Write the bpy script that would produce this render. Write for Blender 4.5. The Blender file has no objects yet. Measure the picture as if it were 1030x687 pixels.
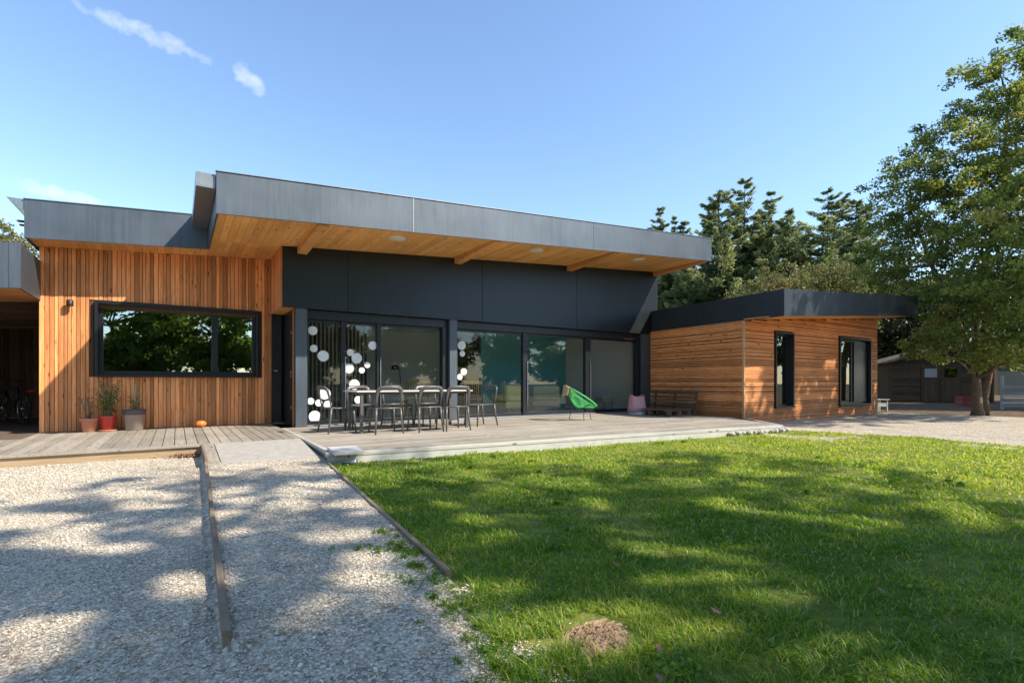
import bpy, math, random
import numpy as np
from mathutils import Vector, Matrix

# ------------------------------------------------------------------ camera, sky, sun
scn = bpy.context.scene
COL = scn.collection
YAW = math.atan(337/511.0)
cam_d = bpy.data.cameras.new('camera'); cam = bpy.data.objects.new('camera', cam_d); COL.objects.link(cam)
cam.location = (0, 0, 0.9)
cam.rotation_euler = (math.radians(90), 0, -YAW)
cam_d.sensor_width = 36.0
cam_d.lens = 511/1030*36.0
cam_d.shift_y = 0.0398
cam_d.clip_start = 0.05; cam_d.clip_end = 2000
scn.camera = cam

SUN = Vector((0.672, -0.836, 1.0)).normalized()
sl = bpy.data.lights.new('sun', 'SUN'); sl.energy = 4.15; sl.angle = math.radians(0.6); sl.color = (1.0, 0.91, 0.77)
so = bpy.data.objects.new('sun', sl); COL.objects.link(so)
so.rotation_euler = SUN.to_track_quat('Z', 'Y').to_euler(); so.location = (20, -25, 30)

scn.view_settings.view_transform = 'Standard'
scn.view_settings.look = 'None'
scn.view_settings.gamma = 1.0
scn.view_settings.use_curve_mapping = False
scn.view_settings.exposure = 0.92

world = bpy.data.worlds.new('World'); scn.world = world; world.use_nodes = True
wn = world.node_tree; wn.nodes.clear()
def WN(t, **k):
    n = wn.nodes.new(t)
    for a, b in k.items(): setattr(n, a, b)
    return n
w_out = WN('ShaderNodeOutputWorld'); w_bg = WN('ShaderNodeBackground'); w_bg.inputs[1].default_value = 0.15
sky = WN('ShaderNodeTexSky', sky_type='NISHITA', sun_disc=False)
sky.sun_elevation = math.asin(SUN.z); sky.sun_rotation = math.atan2(SUN.x, SUN.y)
sky.altitude = 50; sky.air_density = 1.15; sky.dust_density = 0.25; sky.ozone_density = 3.6
w_tc = WN('ShaderNodeTexCoord')
def wmath(op, a, b=None):
    n = WN('ShaderNodeMath', operation=op)
    for i, q in enumerate((a, b)):
        if q is None: continue
        if isinstance(q, (int, float)): n.inputs[i].default_value = q
        else: wn.links.new(q, n.inputs[i])
    return n.outputs[0]
def wdot(sock, v):
    n = WN('ShaderNodeVectorMath', operation='DOT_PRODUCT'); wn.links.new(sock, n.inputs[0]); n.inputs[1].default_value = v
    return n.outputs['Value']
w_noise = WN('ShaderNodeTexNoise'); w_noise.inputs['Scale'].default_value = 22; w_noise.inputs['Detail'].default_value = 7
w_noise.inputs['Roughness'].default_value = 0.62
wn.links.new(w_tc.outputs['Generated'], w_noise.inputs['Vector'])
w_n2 = WN('ShaderNodeTexNoise'); w_n2.inputs['Scale'].default_value = 60; w_n2.inputs['Detail'].default_value = 5
wn.links.new(w_tc.outputs['Generated'], w_n2.inputs['Vector'])
mask = None
for A, B, wdt, dens in (((-.108, .868, .492), (.033, .875, .478), .012, .40), ((.070, .873, .482), (.114, .884, .456), .014, .48), ((-.185, .947, .270), (-.09, .962, .258), .012, .45)):
    A = Vector(A).normalized(); B = Vector(B).normalized(); m = (A+B)/2; e = (B-A); L = e.length/2; e.normalize(); p = m.cross(e).normalized()
    xx = wmath('DIVIDE', wmath('SUBTRACT', wdot(w_tc.outputs['Generated'], e), m.dot(e)), L*1.15)
    yy = wmath('DIVIDE', wmath('ADD', wmath('SUBTRACT', wdot(w_tc.outputs['Generated'], p), m.dot(p)), wmath('MULTIPLY', wmath('SUBTRACT', w_noise.outputs[0], .5), .035)), wdt)
    r2 = wmath('ADD', wmath('MULTIPLY', xx, xx), wmath('MULTIPLY', yy, yy))
    fr = wmath('SUBTRACT', 1.0, r2)
    fr = wmath('MULTIPLY', wmath('ADD', fr, wmath('MULTIPLY', wmath('SUBTRACT', w_n2.outputs[0], .5), 2.2)), dens)
    # keep only the right hemisphere side
    front = wmath('GREATER_THAN', wdot(w_tc.outputs['Generated'], m), .9)
    cl = WN('ShaderNodeClamp'); wn.links.new(wmath('MULTIPLY', fr, front), cl.inputs[0])
    mask = cl.outputs[0] if mask is None else wmath('MAXIMUM', mask, cl.outputs[0])
w_mix = WN('ShaderNodeMixRGB'); wn.links.new(wmath('MULTIPLY', mask, .68), w_mix.inputs[0])
wn.links.new(sky.outputs[0], w_mix.inputs[1]); w_mix.inputs[2].default_value = (5.0, 5.05, 5.2, 1)
wn.links.new(w_mix.outputs[0], w_bg.inputs[0]); wn.links.new(w_bg.outputs[0], w_out.inputs[0])

rnd = random.Random(7)
rng = np.random.default_rng(11)

# ------------------------------------------------------------------ materials
def new_mat(name):
    m = bpy.data.materials.new(name); m.use_nodes = True
    nt = m.node_tree; b = nt.nodes['Principled BSDF']
    return m, nt, b
def nd(nt, t, ins=None, **k):
    n = nt.nodes.new(t)
    for a, b in k.items(): setattr(n, a, b)
    for a, b in (ins or {}).items():
        if hasattr(b, 'is_linked'): nt.links.new(b, n.inputs[a])
        else: n.inputs[a].default_value = b
    return n
def ramp(nt, fac, stops, interp='LINEAR'):
    n = nt.nodes.new('ShaderNodeValToRGB'); n.color_ramp.interpolation = interp
    el = n.color_ramp.elements
    while len(el) > 1: el.remove(el[-1])
    for i, (p, c) in enumerate(stops):
        e = el[0] if i == 0 else el.new(p)
        e.position = p; e.color = (*c, 1) if len(c) == 3 else c
    nt.links.new(fac, n.inputs[0]); return n.outputs[0]
def coords(nt, scale, tint_off=False):
    tc = nt.nodes.new('ShaderNodeTexCoord')
    v = tc.outputs['Object']
    if tint_off:
        at = nd(nt, 'ShaderNodeAttribute', attribute_name='tint')
        mu = nd(nt, 'ShaderNodeMath', {0: at.outputs['Fac'], 1: 41.7}, operation='MULTIPLY')
        ad = nd(nt, 'ShaderNodeVectorMath', {0: v, 1: mu.outputs[0]}, operation='ADD'); v = ad.outputs[0]
    mp = nd(nt, 'ShaderNodeMapping', {'Vector': v, 'Scale': scale}); return mp.outputs[0]
def simple(name, col, rough=.5, metal=0., bump=0., bscale=40., var=.12, vscale=6., spec=.5, coat=0.):
    m, nt, b = new_mat(name)
    v = coords(nt, (1, 1, 1))
    n = nd(nt, 'ShaderNodeTexNoise', {'Vector': v, 'Scale': vscale, 'Detail': 6., 'Roughness': .6})
    lo = tuple(c*(1-var) for c in col); hi = tuple(min(1, c*(1+var)) for c in col)
    c = ramp(nt, n.outputs[0], [(.3, lo), (.7, hi)])
    nt.links.new(c, b.inputs['Base Color'])
    b.inputs['Roughness'].default_value = rough; b.inputs['Metallic'].default_value = metal
    b.inputs['Specular IOR Level'].default_value = spec; b.inputs['Coat Weight'].default_value = coat
    if bump:
        n2 = nd(nt, 'ShaderNodeTexNoise', {'Vector': v, 'Scale': bscale, 'Detail': 5.})
        bp = nd(nt, 'ShaderNodeBump', {'Height': n2.outputs[0], 'Strength': bump, 'Distance': .01})
        nt.links.new(bp.outputs[0], b.inputs['Normal'])
    return m
def wood(name, cols, axis, rough=.6, tvar=.42, knots=True, grain=1.0, bump=.25):
    """boards: 'tint' attribute picks the board's own tone; grain stretched along axis"""
    m, nt, b = new_mat(name)
    sc = [22., 22., 22.]; sc['XYZ'.index(axis)] = 1.3
    v = coords(nt, tuple(sc), True)
    n = nd(nt, 'ShaderNodeTexNoise', {'Vector': v, 'Scale': 1.6, 'Detail': 7., 'Roughness': .62, 'Distortion': .7})
    c = ramp(nt, n.outputs[0], [(.22, cols[0]), (.45, cols[1]), (.75, cols[2])])
    at = nd(nt, 'ShaderNodeAttribute', attribute_name='tint')
    mr = nd(nt, 'ShaderNodeMapRange', {'Value': at.outputs['Fac'], 'To Min': 1-tvar, 'To Max': 1+tvar})
    hs = nd(nt, 'ShaderNodeHueSaturation', {'Color': c, 'Value': mr.outputs[0]}); c = hs.outputs[0]
    if knots:
        ks = [9., 9., 9.]; ks['XYZ'.index(axis)] = 3.2
        v2 = coords(nt, tuple(ks), True)
        vo = nd(nt, 'ShaderNodeTexVoronoi', {'Vector': v2, 'Scale': 1.0, 'Randomness': 1.0})
        kf = ramp(nt, vo.outputs['Distance'], [(.08, (1, 1, 1)), (.21, (0, 0, 0))])
        sel = nd(nt, 'ShaderNodeSeparateColor', {'Color': vo.outputs['Color']})
        gt = nd(nt, 'ShaderNodeMath', {0: sel.outputs[0], 1: .45}, operation='GREATER_THAN')
        mu = nd(nt, 'ShaderNodeMath', {0: kf, 1: gt.outputs[0]}, operation='MULTIPLY')
        mu2 = nd(nt, 'ShaderNodeMath', {0: mu.outputs[0], 1: .8}, operation='MULTIPLY')
        mx = nd(nt, 'ShaderNodeMixRGB', {0: mu2.outputs[0], 1: c, 2: (*[q*.28 for q in cols[0]], 1)}); c = mx.outputs[0]
    # large-scale weathering
    v3 = coords(nt, (1, 1, 1)); n3 = nd(nt, 'ShaderNodeTexNoise', {'Vector': v3, 'Scale': .9, 'Detail': 4.})
    mr3 = nd(nt, 'ShaderNodeMapRange', {'Value': n3.outputs[0], 'From Min': .3, 'From Max': .7, 'To Min': .86, 'To Max': 1.12})
    hs3 = nd(nt, 'ShaderNodeHueSaturation', {'Color': c, 'Value': mr3.outputs[0]}); c = hs3.outputs[0]
    nt.links.new(c, b.inputs['Base Color']); b.inputs['Roughness'].default_value = rough
    b.inputs['Specular IOR Level'].default_value = .3
    bp = nd(nt, 'ShaderNodeBump', {'Height': n.outputs[0], 'Strength': bump, 'Distance': .004})
    nt.links.new(bp.outputs[0], b.inputs['Normal'])
    return m
def foliage(name, cols, trans=.35, rough=.5):
    m, nt, b = new_mat(name)
    at = nd(nt, 'ShaderNodeAttribute', attribute_name='tint')
    c = ramp(nt, at.outputs['Fac'], [(i/(len(cols)-1), q) for i, q in enumerate(cols)])
    nt.links.new(c, b.inputs['Base Color']); b.inputs['Roughness'].default_value = rough
    b.inputs['Specular IOR Level'].default_value = .35
    tr = nd(nt, 'ShaderNodeBsdfTranslucent')
    hs = nd(nt, 'ShaderNodeHueSaturation', {'Color': c, 'Hue': .485, 'Saturation': 1.1, 'Value': 1.5}); nt.links.new(hs.outputs[0], tr.inputs[0])
    mx = nd(nt, 'ShaderNodeMixShader', {0: trans, 1: b.outputs[0], 2: tr.outputs[0]})
    nt.links.new(mx.outputs[0], nt.nodes['Material Output'].inputs[0])
    return m
def glass_mat(name, tint=(.62, .70, .68), boost=1.0, base=.06, ior=1.52):
    m, nt, b = new_mat(name); nt.nodes.remove(b)
    fr = nd(nt, 'ShaderNodeFresnel', {'IOR': ior})
    mr = nd(nt, 'ShaderNodeMapRange', {'Value': fr.outputs[0], 'To Min': base, 'To Max': 1.0})
    gl = nd(nt, 'ShaderNodeBsdfGlossy', {'Color': (.95*boost, 1.*boost, 1.*boost, 1), 'Roughness': .0})
    v = coords(nt, (1, 1, 1)); n = nd(nt, 'ShaderNodeTexNoise', {'Vector': v, 'Scale': .8, 'Detail': 1.})
    bp = nd(nt, 'ShaderNodeBump', {'Height': n.outputs[0], 'Strength': .05, 'Distance': .02}); nt.links.new(bp.outputs[0], gl.inputs['Normal'])
    tr = nd(nt, 'ShaderNodeBsdfTransparent', {'Color': (*tint, 1)})
    mx = nd(nt, 'ShaderNodeMixShader', {0: mr.outputs[0], 1: tr.outputs[0], 2: gl.outputs[0]})
    nt.links.new(mx.outputs[0], nt.nodes['Material Output'].inputs[0]); return m
def metal_panel(name, col, rough, metal, streak=.15, spec=.5):
    m, nt, b = new_mat(name)
    v = coords(nt, (14, 14, .7)); n = nd(nt, 'ShaderNodeTexNoise', {'Vector': v, 'Scale': 1.5, 'Detail': 6., 'Roughness': .65})
    v2 = coords(nt, (1, 1, 1)); n2 = nd(nt, 'ShaderNodeTexNoise', {'Vector': v2, 'Scale': 1.1, 'Detail': 5.})
    ad = nd(nt, 'ShaderNodeMixRGB', {0: .5, 1: n.outputs[0], 2: n2.outputs[0]})
    lo = tuple(q*(1-streak) for q in col); hi = tuple(q*(1+streak) for q in col)
    nt.links.new(ramp(nt, ad.outputs[0], [(.32, lo), (.68, hi)]), b.inputs['Base Color'])
    r = nd(nt, 'ShaderNodeMapRange', {'Value': ad.outputs[0], 'From Min': .3, 'From Max': .7, 'To Min': rough-.05, 'To Max': rough+.06}); nt.links.new(r.outputs[0], b.inputs['Roughness'])
    b.inputs['Metallic'].default_value = metal; b.inputs['Specular IOR Level'].default_value = spec
    n3 = nd(nt, 'ShaderNodeTexNoise', {'Vector': v2, 'Scale': 1.7, 'Detail': 2.})
    bp = nd(nt, 'ShaderNodeBump', {'Height': n3.outputs[0], 'Strength': .28, 'Distance': .02}); nt.links.new(bp.outputs[0], b.inputs['Normal'])
    return m

M = {}
OR = [(.40, .125, .034), (.67, .255, .085), (.81, .405, .185)]
M['cladV'] = wood('vertical_larch', OR, 'Z')
M['cladH'] = wood('horizontal_larch_front', OR, 'X')
M['cladHy'] = wood('horizontal_larch_side', OR, 'Y')
M['soffit'] = wood('soffit_pine', [(.60, .25, .068), (.77, .37, .115), (.84, .47, .18)], 'Y', tvar=.14)
M['beam'] = wood('glulam', [(.50, .22, .07), (.62, .29, .10), (.70, .36, .14)], 'Y', tvar=.15)
M['trim'] = wood('trim_timber', [(.42, .22, .10), (.55, .32, .16), (.62, .38, .2)], 'Z', tvar=.15)
M['oak'] = wood('light_oak', [(.36, .20, .07), (.50, .30, .12), (.58, .38, .17)], 'Z', tvar=.15, knots=False)
GR = [(.17, .145, .115), (.29, .255, .205), (.38, .34, .28)]
M['deckY'] = wood('deck_grey_across', GR, 'Y', tvar=.22, rough=.75)
M['deckX'] = wood('deck_grey_along', GR, 'X', tvar=.22, rough=.75)
M['edge'] = wood('edging_timber', [(.13, .098, .066), (.225, .172, .118), (.30, .24, .17)], 'Y', rough=.85, tvar=.3, bump=.6)
M['edgeX'] = wood('edging_timber_along', [(.22, .15, .085), (.36, .26, .155), (.44, .33, .21)], 'X', rough=.8)
M['dark_wood'] = wood('dark_stained_wood', [(.035, .022, .014), (.065, .042, .027), (.10, .066, .042)], 'Y', rough=.7)
M['pallet_wood'] = wood('brown_pallet_wood', [(.07, .045, .028), (.12, .082, .052), (.17, .12, .08)], 'Y', rough=.75)
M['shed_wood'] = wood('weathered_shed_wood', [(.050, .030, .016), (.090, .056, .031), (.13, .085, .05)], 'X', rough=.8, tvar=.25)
M['grey_slat'] = wood('pale_grey_slats', [(.25, .24, .21), (.36, .35, .31), (.45, .43, .39)], 'X', rough=.8)
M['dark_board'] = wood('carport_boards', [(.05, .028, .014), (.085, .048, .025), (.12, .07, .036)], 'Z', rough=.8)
M['zinc_shaded'] = metal_panel('shaded_wing_fascia', (.055, .066, .080), .44, .5, .2, .2)  # same zinc as the main fascia, darkened for the wing's shade
M['zinc'] = metal_panel('anthracite_fascia', (.092, .114, .140), .48, .5, .24)
M['frame'] = metal_panel('black_aluminium', (.010, .0125, .017), .36, .0, .1)
M['band'] = metal_panel('anthracite_band', (.050, .058, .066), .40, .9, .14, .1)
M['gutter'] = metal_panel('galvanised_gutter', (.30, .33, .36), .38, .8)
M['glass'] = glass_mat('glass', tint=(.93, .96, .95), boost=1.0, base=.01, ior=1.33)
M['glass_mirror'] = glass_mat('coated_glass', tint=(.80, .85, .83), boost=1.0, base=.24)
M['glass_dark'] = glass_mat('tinted_glass', tint=(.4, .46, .46), boost=.85, base=.14)
M['white_dot'] = simple('white_sticker', (.78, .80, .80), .6, var=.02)
M['concrete'] = simple('concrete', (.36, .335, .29), .85, bump=.3, bscale=60, var=.16, vscale=9)
M['concrete_pale'] = simple('pale_concrete', (.47, .46, .43), .8, bump=.2, bscale=60)
M['plaster'] = simple('white_plaster', (.82, .81, .78), .8, var=.03)
M['teal'] = simple('teal_wall', (.20, .52, .55), .8, var=.05)
M['floor'] = simple('pale_floor', (.52, .47, .40), .5, var=.08)
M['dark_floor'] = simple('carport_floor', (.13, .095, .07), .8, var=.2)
M['terracotta'] = simple('terracotta', (.50, .215, .13), .75, bump=.2, var=.12, vscale=12)
M['red_glaze'] = simple('red_glaze', (.50, .045, .04), .25, var=.1, coat=.4)
M['taupe'] = simple('taupe_plastic', (.36, .29, .24), .5, var=.06)
M['taupe_dark'] = simple('dark_rim', (.10, .085, .08), .5, var=.06)
M['soil'] = simple('potting_soil', (.05, .035, .025), .95, bump=.6, var=.3)
M['pumpkin'] = simple('squash_skin', (.80, .20, .03), .4, var=.12, vscale=14)
M['stalk'] = simple('dry_stalk', (.30, .24, .13), .8)
M['chair'] = simple('grey_moulded_plastic', (.105, .098, .093), .36, var=.06)
M['tabletop'] = simple('pale_tabletop', (.50, .49, .47), .4, var=.04)
M['black'] = simple('matt_black', (.012, .012, .013), .5, var=.05)
M['rubber'] = simple('rubber', (.010, .010, .010), .8)
M['chrome'] = simple('steel', (.5, .5, .5), .3, 1.)
M['reflector'] = simple('red_reflector', (.6, .05, .02), .2)
M['cord'] = simple('green_cord', (.10, .62, .17), .45, var=.08)
M['blanket'] = simple('tan_blanket', (.50, .38, .20), .9, bump=.3, bscale=150, var=.1)
M['pink'] = simple('pink_plastic', (.55, .27, .30), .45, var=.04)
M['paleblue'] = simple('pale_blue_plastic', (.40, .60, .66), .45, var=.04)
M['yellow'] = simple('mustard_fabric', (.74, .62, .27), .9, bump=.2, bscale=120, var=.06)
M['sofa'] = simple('beige_fabric', (.55, .50, .36), .9, bump=.2, bscale=120, var=.06)
M['lamp_disc'] = simple('frosted_lamp', (.70, .68, .63), .4, var=.03)
M['red_plastic'] = simple('red_crate', (.24, .012, .014), .45)
M['white_plastic'] = simple('white_plastic', (.36, .37, .37), .5, var=.05)
M['barn_roof'] = simple('grey_sheet_roof', (.42, .41, .42), .6, var=.1)
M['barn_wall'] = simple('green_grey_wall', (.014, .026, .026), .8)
M['roof_felt'] = simple('brown_roof_felt', (.085, .062, .045), .9, bump=.3, var=.2)
M['bark'] = simple('bark', (.13, .095, .065), .95, bump=.9, bscale=25, var=.35, vscale=10)
M['bark_dark'] = simple('dark_bark', (.06, .042, .03), .95, bump=.9, bscale=25, var=.3, vscale=10)
M['stone'] = simple('limestone', (.42, .39, .34), .9, bump=.6, bscale=22, var=.2)
M['dirt_heap'] = simple('crumbly_soil', (.40, .255, .145), .95, bump=.8, bscale=45, var=.3, vscale=18)
M['leaf_dry'] = simple('dry_leaf', (.24, .115, .06), .7, var=.25, vscale=40)
M['leaf_red'] = simple('reddish_leaf', (.21, .105, .06), .7, var=.25, vscale=40)
M['lv_oak'] = foliage('oak_leaves', [(.060, .10, .022), (.140, .195, .042), (.24, .28, .07), (.40, .36, .10)], .5)
M['lv_lit'] = foliage('canopy_leaves', [(.07, .12, .025), (.13, .20, .04), (.21, .27, .07)], .6)
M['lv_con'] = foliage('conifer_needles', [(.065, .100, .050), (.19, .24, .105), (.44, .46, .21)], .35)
M['lv_olive'] = foliage('olive_leaves', [(.10, .115, .035), (.18, .18, .06), (.28, .235, .11)], .35)
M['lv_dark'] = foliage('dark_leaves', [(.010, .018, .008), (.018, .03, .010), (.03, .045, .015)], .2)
M['lv_pot'] = foliage('pot_leaves', [(.05, .10, .02), (.11, .17, .03), (.25, .24, .05)], .35)
M['lv_dry'] = foliage('dry_stems', [(.20, .13, .07), (.28, .18, .10)], .2)
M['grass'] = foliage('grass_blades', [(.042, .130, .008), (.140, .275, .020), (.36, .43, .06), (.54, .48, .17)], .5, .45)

def ground_mat(name, stops, scale, bump, bscale, second=None):
    m, nt, b = new_mat(name); v = coords(nt, (1, 1, 1))
    n = nd(nt, 'ShaderNodeTexNoise', {'Vector': v, 'Scale': scale, 'Detail': 9., 'Roughness': .68})
    c = ramp(nt, n.outputs[0], stops)
    if second:
        n2 = nd(nt, 'ShaderNodeTexNoise', {'Vector': v, 'Scale': second[0], 'Detail': 4.})
        f = ramp(nt, n2.outputs[0], [(second[1], (0, 0, 0)), (second[2], (1, 1, 1))])
        c = nd(nt, 'ShaderNodeMixRGB', {0: f, 1: c, 2: (*second[3], 1)}).outputs[0]
    nt.links.new(c, b.inputs['Base Color']); b.inputs['Roughness'].default_value = .95; b.inputs['Specular IOR Level'].default_value = .15
    n3 = nd(nt, 'ShaderNodeTexNoise', {'Vector': v, 'Scale': bscale, 'Detail': 8., 'Roughness': .7})
    bp = nd(nt, 'ShaderNodeBump', {'Height': n3.outputs[0], 'Strength': bump, 'Distance': .03}); nt.links.new(bp.outputs[0], b.inputs['Normal'])
    return m
M['earth'] = ground_mat('rough_ground', [(.3, (.05, .065, .02)), (.5, (.09, .09, .035)), (.7, (.14, .11, .06))], 3., .8, 20)
M['yard'] = ground_mat('leafy_dirt', [(.3, (.065, .042, .026)), (.5, (.125, .085, .052)), (.7, (.22, .155, .098))], 5., .8, 25)
M['lawn'] = ground_mat('lawn_base', [(.3, (.10, .14, .02)), (.5, (.18, .22, .04)), (.7, (.28, .28, .07))], 9., .9, 45)
def gravel_mat():
    m, nt, b = new_mat('limestone_gravel'); v = coords(nt, (1, 1, 1))
    wv = nd(nt, 'ShaderNodeTexNoise', {'Vector': v, 'Scale': 30., 'Detail': 2.})
    vm = nd(nt, 'ShaderNodeVectorMath', {0: wv.outputs['Color'], 1: (.02, .02, .02)}, operation='MULTIPLY'); va = nd(nt, 'ShaderNodeVectorMath', {0: v, 1: vm.outputs[0]}, operation='ADD')
    vo = nd(nt, 'ShaderNodeTexVoronoi', {'Vector': va.outputs[0], 'Scale': 52.})
    sp = nd(nt, 'ShaderNodeSeparateColor', {'Color': vo.outputs['Color']})
    c = ramp(nt, sp.outputs[0], [(0, (.30, .25, .19)), (.4, (.52, .46, .375)), (.75, (.66, .60, .50)), (1, (.78, .73, .63))])
    sh = ramp(nt, vo.outputs['Distance'], [(.25, (1, 1, 1)), (.62, (.70, .66, .59))])
    mx = nd(nt, 'ShaderNodeMixRGB', {0: 1., 1: c, 2: sh}, blend_type='MULTIPLY')
    n2 = nd(nt, 'ShaderNodeTexNoise', {'Vector': v, 'Scale': 1.6, 'Detail': 6., 'Roughness': .65})
    mr = nd(nt, 'ShaderNodeMapRange', {'Value': n2.outputs[0], 'From Min': .3, 'From Max': .7, 'To Min': .80, 'To Max': 1.12})
    hs = nd(nt, 'ShaderNodeHueSaturation', {'Color': mx.outputs[0], 'Value': mr.outputs[0]})
    nt.links.new(hs.outputs[0], b.inputs['Base Color']); b.inputs['Roughness'].default_value = .9; b.inputs['Specular IOR Level'].default_value = .2
    bp = nd(nt, 'ShaderNodeBump', {'Height': vo.outputs['Distance'], 'Strength': .9, 'Distance': .012}, invert=True); nt.links.new(bp.outputs[0], b.inputs['Normal'])
    return m
M['gravel'] = gravel_mat()
def stone_mat():
    m, nt, b = new_mat('gravel_stones')
    at = nd(nt, 'ShaderNodeAttribute', attribute_name='tint')
    c = ramp(nt, at.outputs['Fac'], [(0, (.36, .27, .18)), (.35, (.60, .515, .405)), (.75, (.72, .65, .53)), (1, (.82, .77, .67))])
    nt.links.new(c, b.inputs['Base Color']); b.inputs['Roughness'].default_value = .85; b.inputs['Specular IOR Level'].default_value = .25
    return m
M['stones'] = stone_mat()

# ------------------------------------------------------------------ builders
def rootloc(o):
    v = Vector((0, 0, 0))
    while o is not None: v += o.location; o = o.parent
    return v
def tag(o, label=None, cat=None, group=None, kind=None):
    if label: o['label'] = label
    if cat: o['category'] = cat
    if group: o['group'] = group
    if kind: o['kind'] = kind
    return o
def thing(name, loc, label, cat, rz=0., group=None):
    o = bpy.data.objects.new(name, None); COL.objects.link(o); o.location = loc; o.rotation_euler = (0, 0, rz)
    o.empty_display_size = .2
    return tag(o, label, cat, group)
def dup(root, loc=None, rz=None, label=None):
    r = root.copy(); COL.objects.link(r)
    if loc is not None: r.location = loc
    if rz is not None: r.rotation_euler = (0, 0, rz)
    if label: r['label'] = label
    def rec(src, dst):
        for ch in list(src.children):
            c = ch.copy(); COL.objects.link(c); c.parent = dst; rec(ch, c)
    rec(root, r); return r

class MB:
    def __init__(s): s.v = []; s.f = []; s.t = []; s.sm = []
    def add(s, vs, fs, t=.5, smooth=False):
        o = len(s.v); s.v += [tuple(q) for q in vs]; s.f += [tuple(i+o for i in q) for q in fs]; s.t += [t]*len(vs); s.sm += [smooth]*len(fs); return s
    def hexa(s, p, t=.5): # p: 4 bottom ccw, 4 top
        return s.add(p, [(3, 2, 1, 0), (4, 5, 6, 7), (0, 1, 5, 4), (1, 2, 6, 5), (2, 3, 7, 6), (3, 0, 4, 7)], t)
    def box(s, x0, x1, y0, y1, z0, z1, t=.5):
        return s.hexa([(x0, y0, z0), (x1, y0, z0), (x1, y1, z0), (x0, y1, z0), (x0, y0, z1), (x1, y0, z1), (x1, y1, z1), (x0, y1, z1)], t)
    def sbox(s, x0, x1, y0, y1, zb, zt, t=.5): # zb, zt functions of x
        return s.hexa([(x0, y0, zb(x0)), (x1, y0, zb(x1)), (x1, y1, zb(x1)), (x0, y1, zb(x0)), (x0, y0, zt(x0)), (x1, y0, zt(x1)), (x1, y1, zt(x1)), (x0, y1, zt(x0))], t)
    def obox(s, c, h, R, t=.5):
        c = Vector(c); ps = []
        for z in (-1, 1):
            for x, y in ((-1, -1), (1, -1), (1, 1), (-1, 1)): ps.append(c + R @ Vector((x*h[0], y*h[1], z*h[2])))
        return s.hexa(ps, t)
    def bar(s, a, b, w, h, up=(0, 0, 1), t=.5):
        a = Vector(a); b = Vector(b); d = (b-a); L = d.length; d.normalize(); u = Vector(up)
        x = d.cross(u)
        if x.length < 1e-4: x = d.cross(Vector((1, 0, 0)))
        x.normalize(); u = x.cross(d)
        R = Matrix((d, x, u)).transposed()
        return s.obox((a+b)/2, (L/2, w/2, h/2), R, t)
    def tube(s, pts, rad, n=8, t=.5, flat=1.0, up=None, closed=False):
        pts = [Vector(p) for p in pts]; k = len(pts)
        if not hasattr(rad, '__len__'): rad = [rad]*k
        vs = []; fs = []; prev = None
        for i, p in enumerate(pts):
            if closed: d = pts[(i+1) % k]-pts[i-1]
            else: d = pts[min(i+1, k-1)]-pts[max(i-1, 0)]
            d.normalize()
            ref = Vector(up) if up else (prev if prev is not None else (Vector((0, 0, 1)) if abs(d.z) < .9 else Vector((1, 0, 0))))
            x = ref - d*ref.dot(d)
            if x.length < 1e-5: x = d.orthogonal()
            x.normalize(); prev = x.copy(); y = d.cross(x)
            for j in range(n):
                a = 2*math.pi*j/n; vs.append(p + x*math.cos(a)*rad[i] + y*math.sin(a)*rad[i]*flat)
        m = k if closed else k-1
        for i in range(m):
            for j in range(n):
                a, b = i*n+j, i*n+(j+1) % n; c, d2 = ((i+1) % k)*n+(j+1) % n, ((i+1) % k)*n+j
                fs.append((a, b, c, d2))
        if not closed:
            fs.append(tuple(range(n))[::-1]); fs.append(tuple((k-1)*n+j for j in range(n)))
        return s.add(vs, fs, t, True)
    def lathe(s, prof, c=(0, 0, 0), n=24, t=.5):
        vs = []; fs = []; k = len(prof)
        for r, z in prof:
            for j in range(n):
                a = 2*math.pi*j/n; vs.append((c[0]+r*math.cos(a), c[1]+r*math.sin(a), c[2]+z))
        for i in range(k-1):
            for j in range(n): fs.append((i*n+j, i*n+(j+1) % n, (i+1)*n+(j+1) % n, (i+1)*n+j))
        if prof[0][0] > 1e-6: fs.append(tuple(range(n))[::-1])
        if prof[-1][0] > 1e-6: fs.append(tuple((k-1)*n+j for j in range(n)))
        return s.add(vs, fs, t, True)
    def prism(s, poly, z0, z1, t=.5):
        n = len(poly); g = lambda z, p: z(*p) if callable(z) else z
        vs = [(x, y, g(z0, (x, y))) for x, y in poly] + [(x, y, g(z1, (x, y))) for x, y in poly]
        fs = [tuple(range(n))[::-1], tuple(range(n, 2*n))] + [(i, (i+1) % n, n+(i+1) % n, n+i) for i in range(n)]
        return s.add(vs, fs, t)
    def build(s, name, mat, parent=None, local=False, bevel=0., angle=40):
        v = [Vector(p) for p in s.v]
        if local: off = Vector((0, 0, 0))
        elif parent is not None: off = rootloc(parent)
        else:
            off = Vector(((min(p.x for p in v)+max(p.x for p in v))/2, (min(p.y for p in v)+max(p.y for p in v))/2, min(p.z for p in v)))
        me = bpy.data.meshes.new(name); me.from_pydata([tuple(p-off) for p in v], [], s.f); me.validate()
        at = me.attributes.new('tint', 'FLOAT', 'POINT'); at.data.foreach_set('value', s.t)
        if len(me.polygons) == len(s.sm): me.polygons.foreach_set('use_smooth', s.sm)
        me.materials.append(mat); me.update()
        o = bpy.data.objects.new(name, me); COL.objects.link(o)
        if parent is not None: o.parent = parent
        elif not local: o.location = off
        if bevel:
            b = o.modifiers.new('bevel', 'BEVEL'); b.width = bevel; b.segments = 2; b.limit_method = 'ANGLE'; b.angle_limit = math.radians(angle)
        return o
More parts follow.
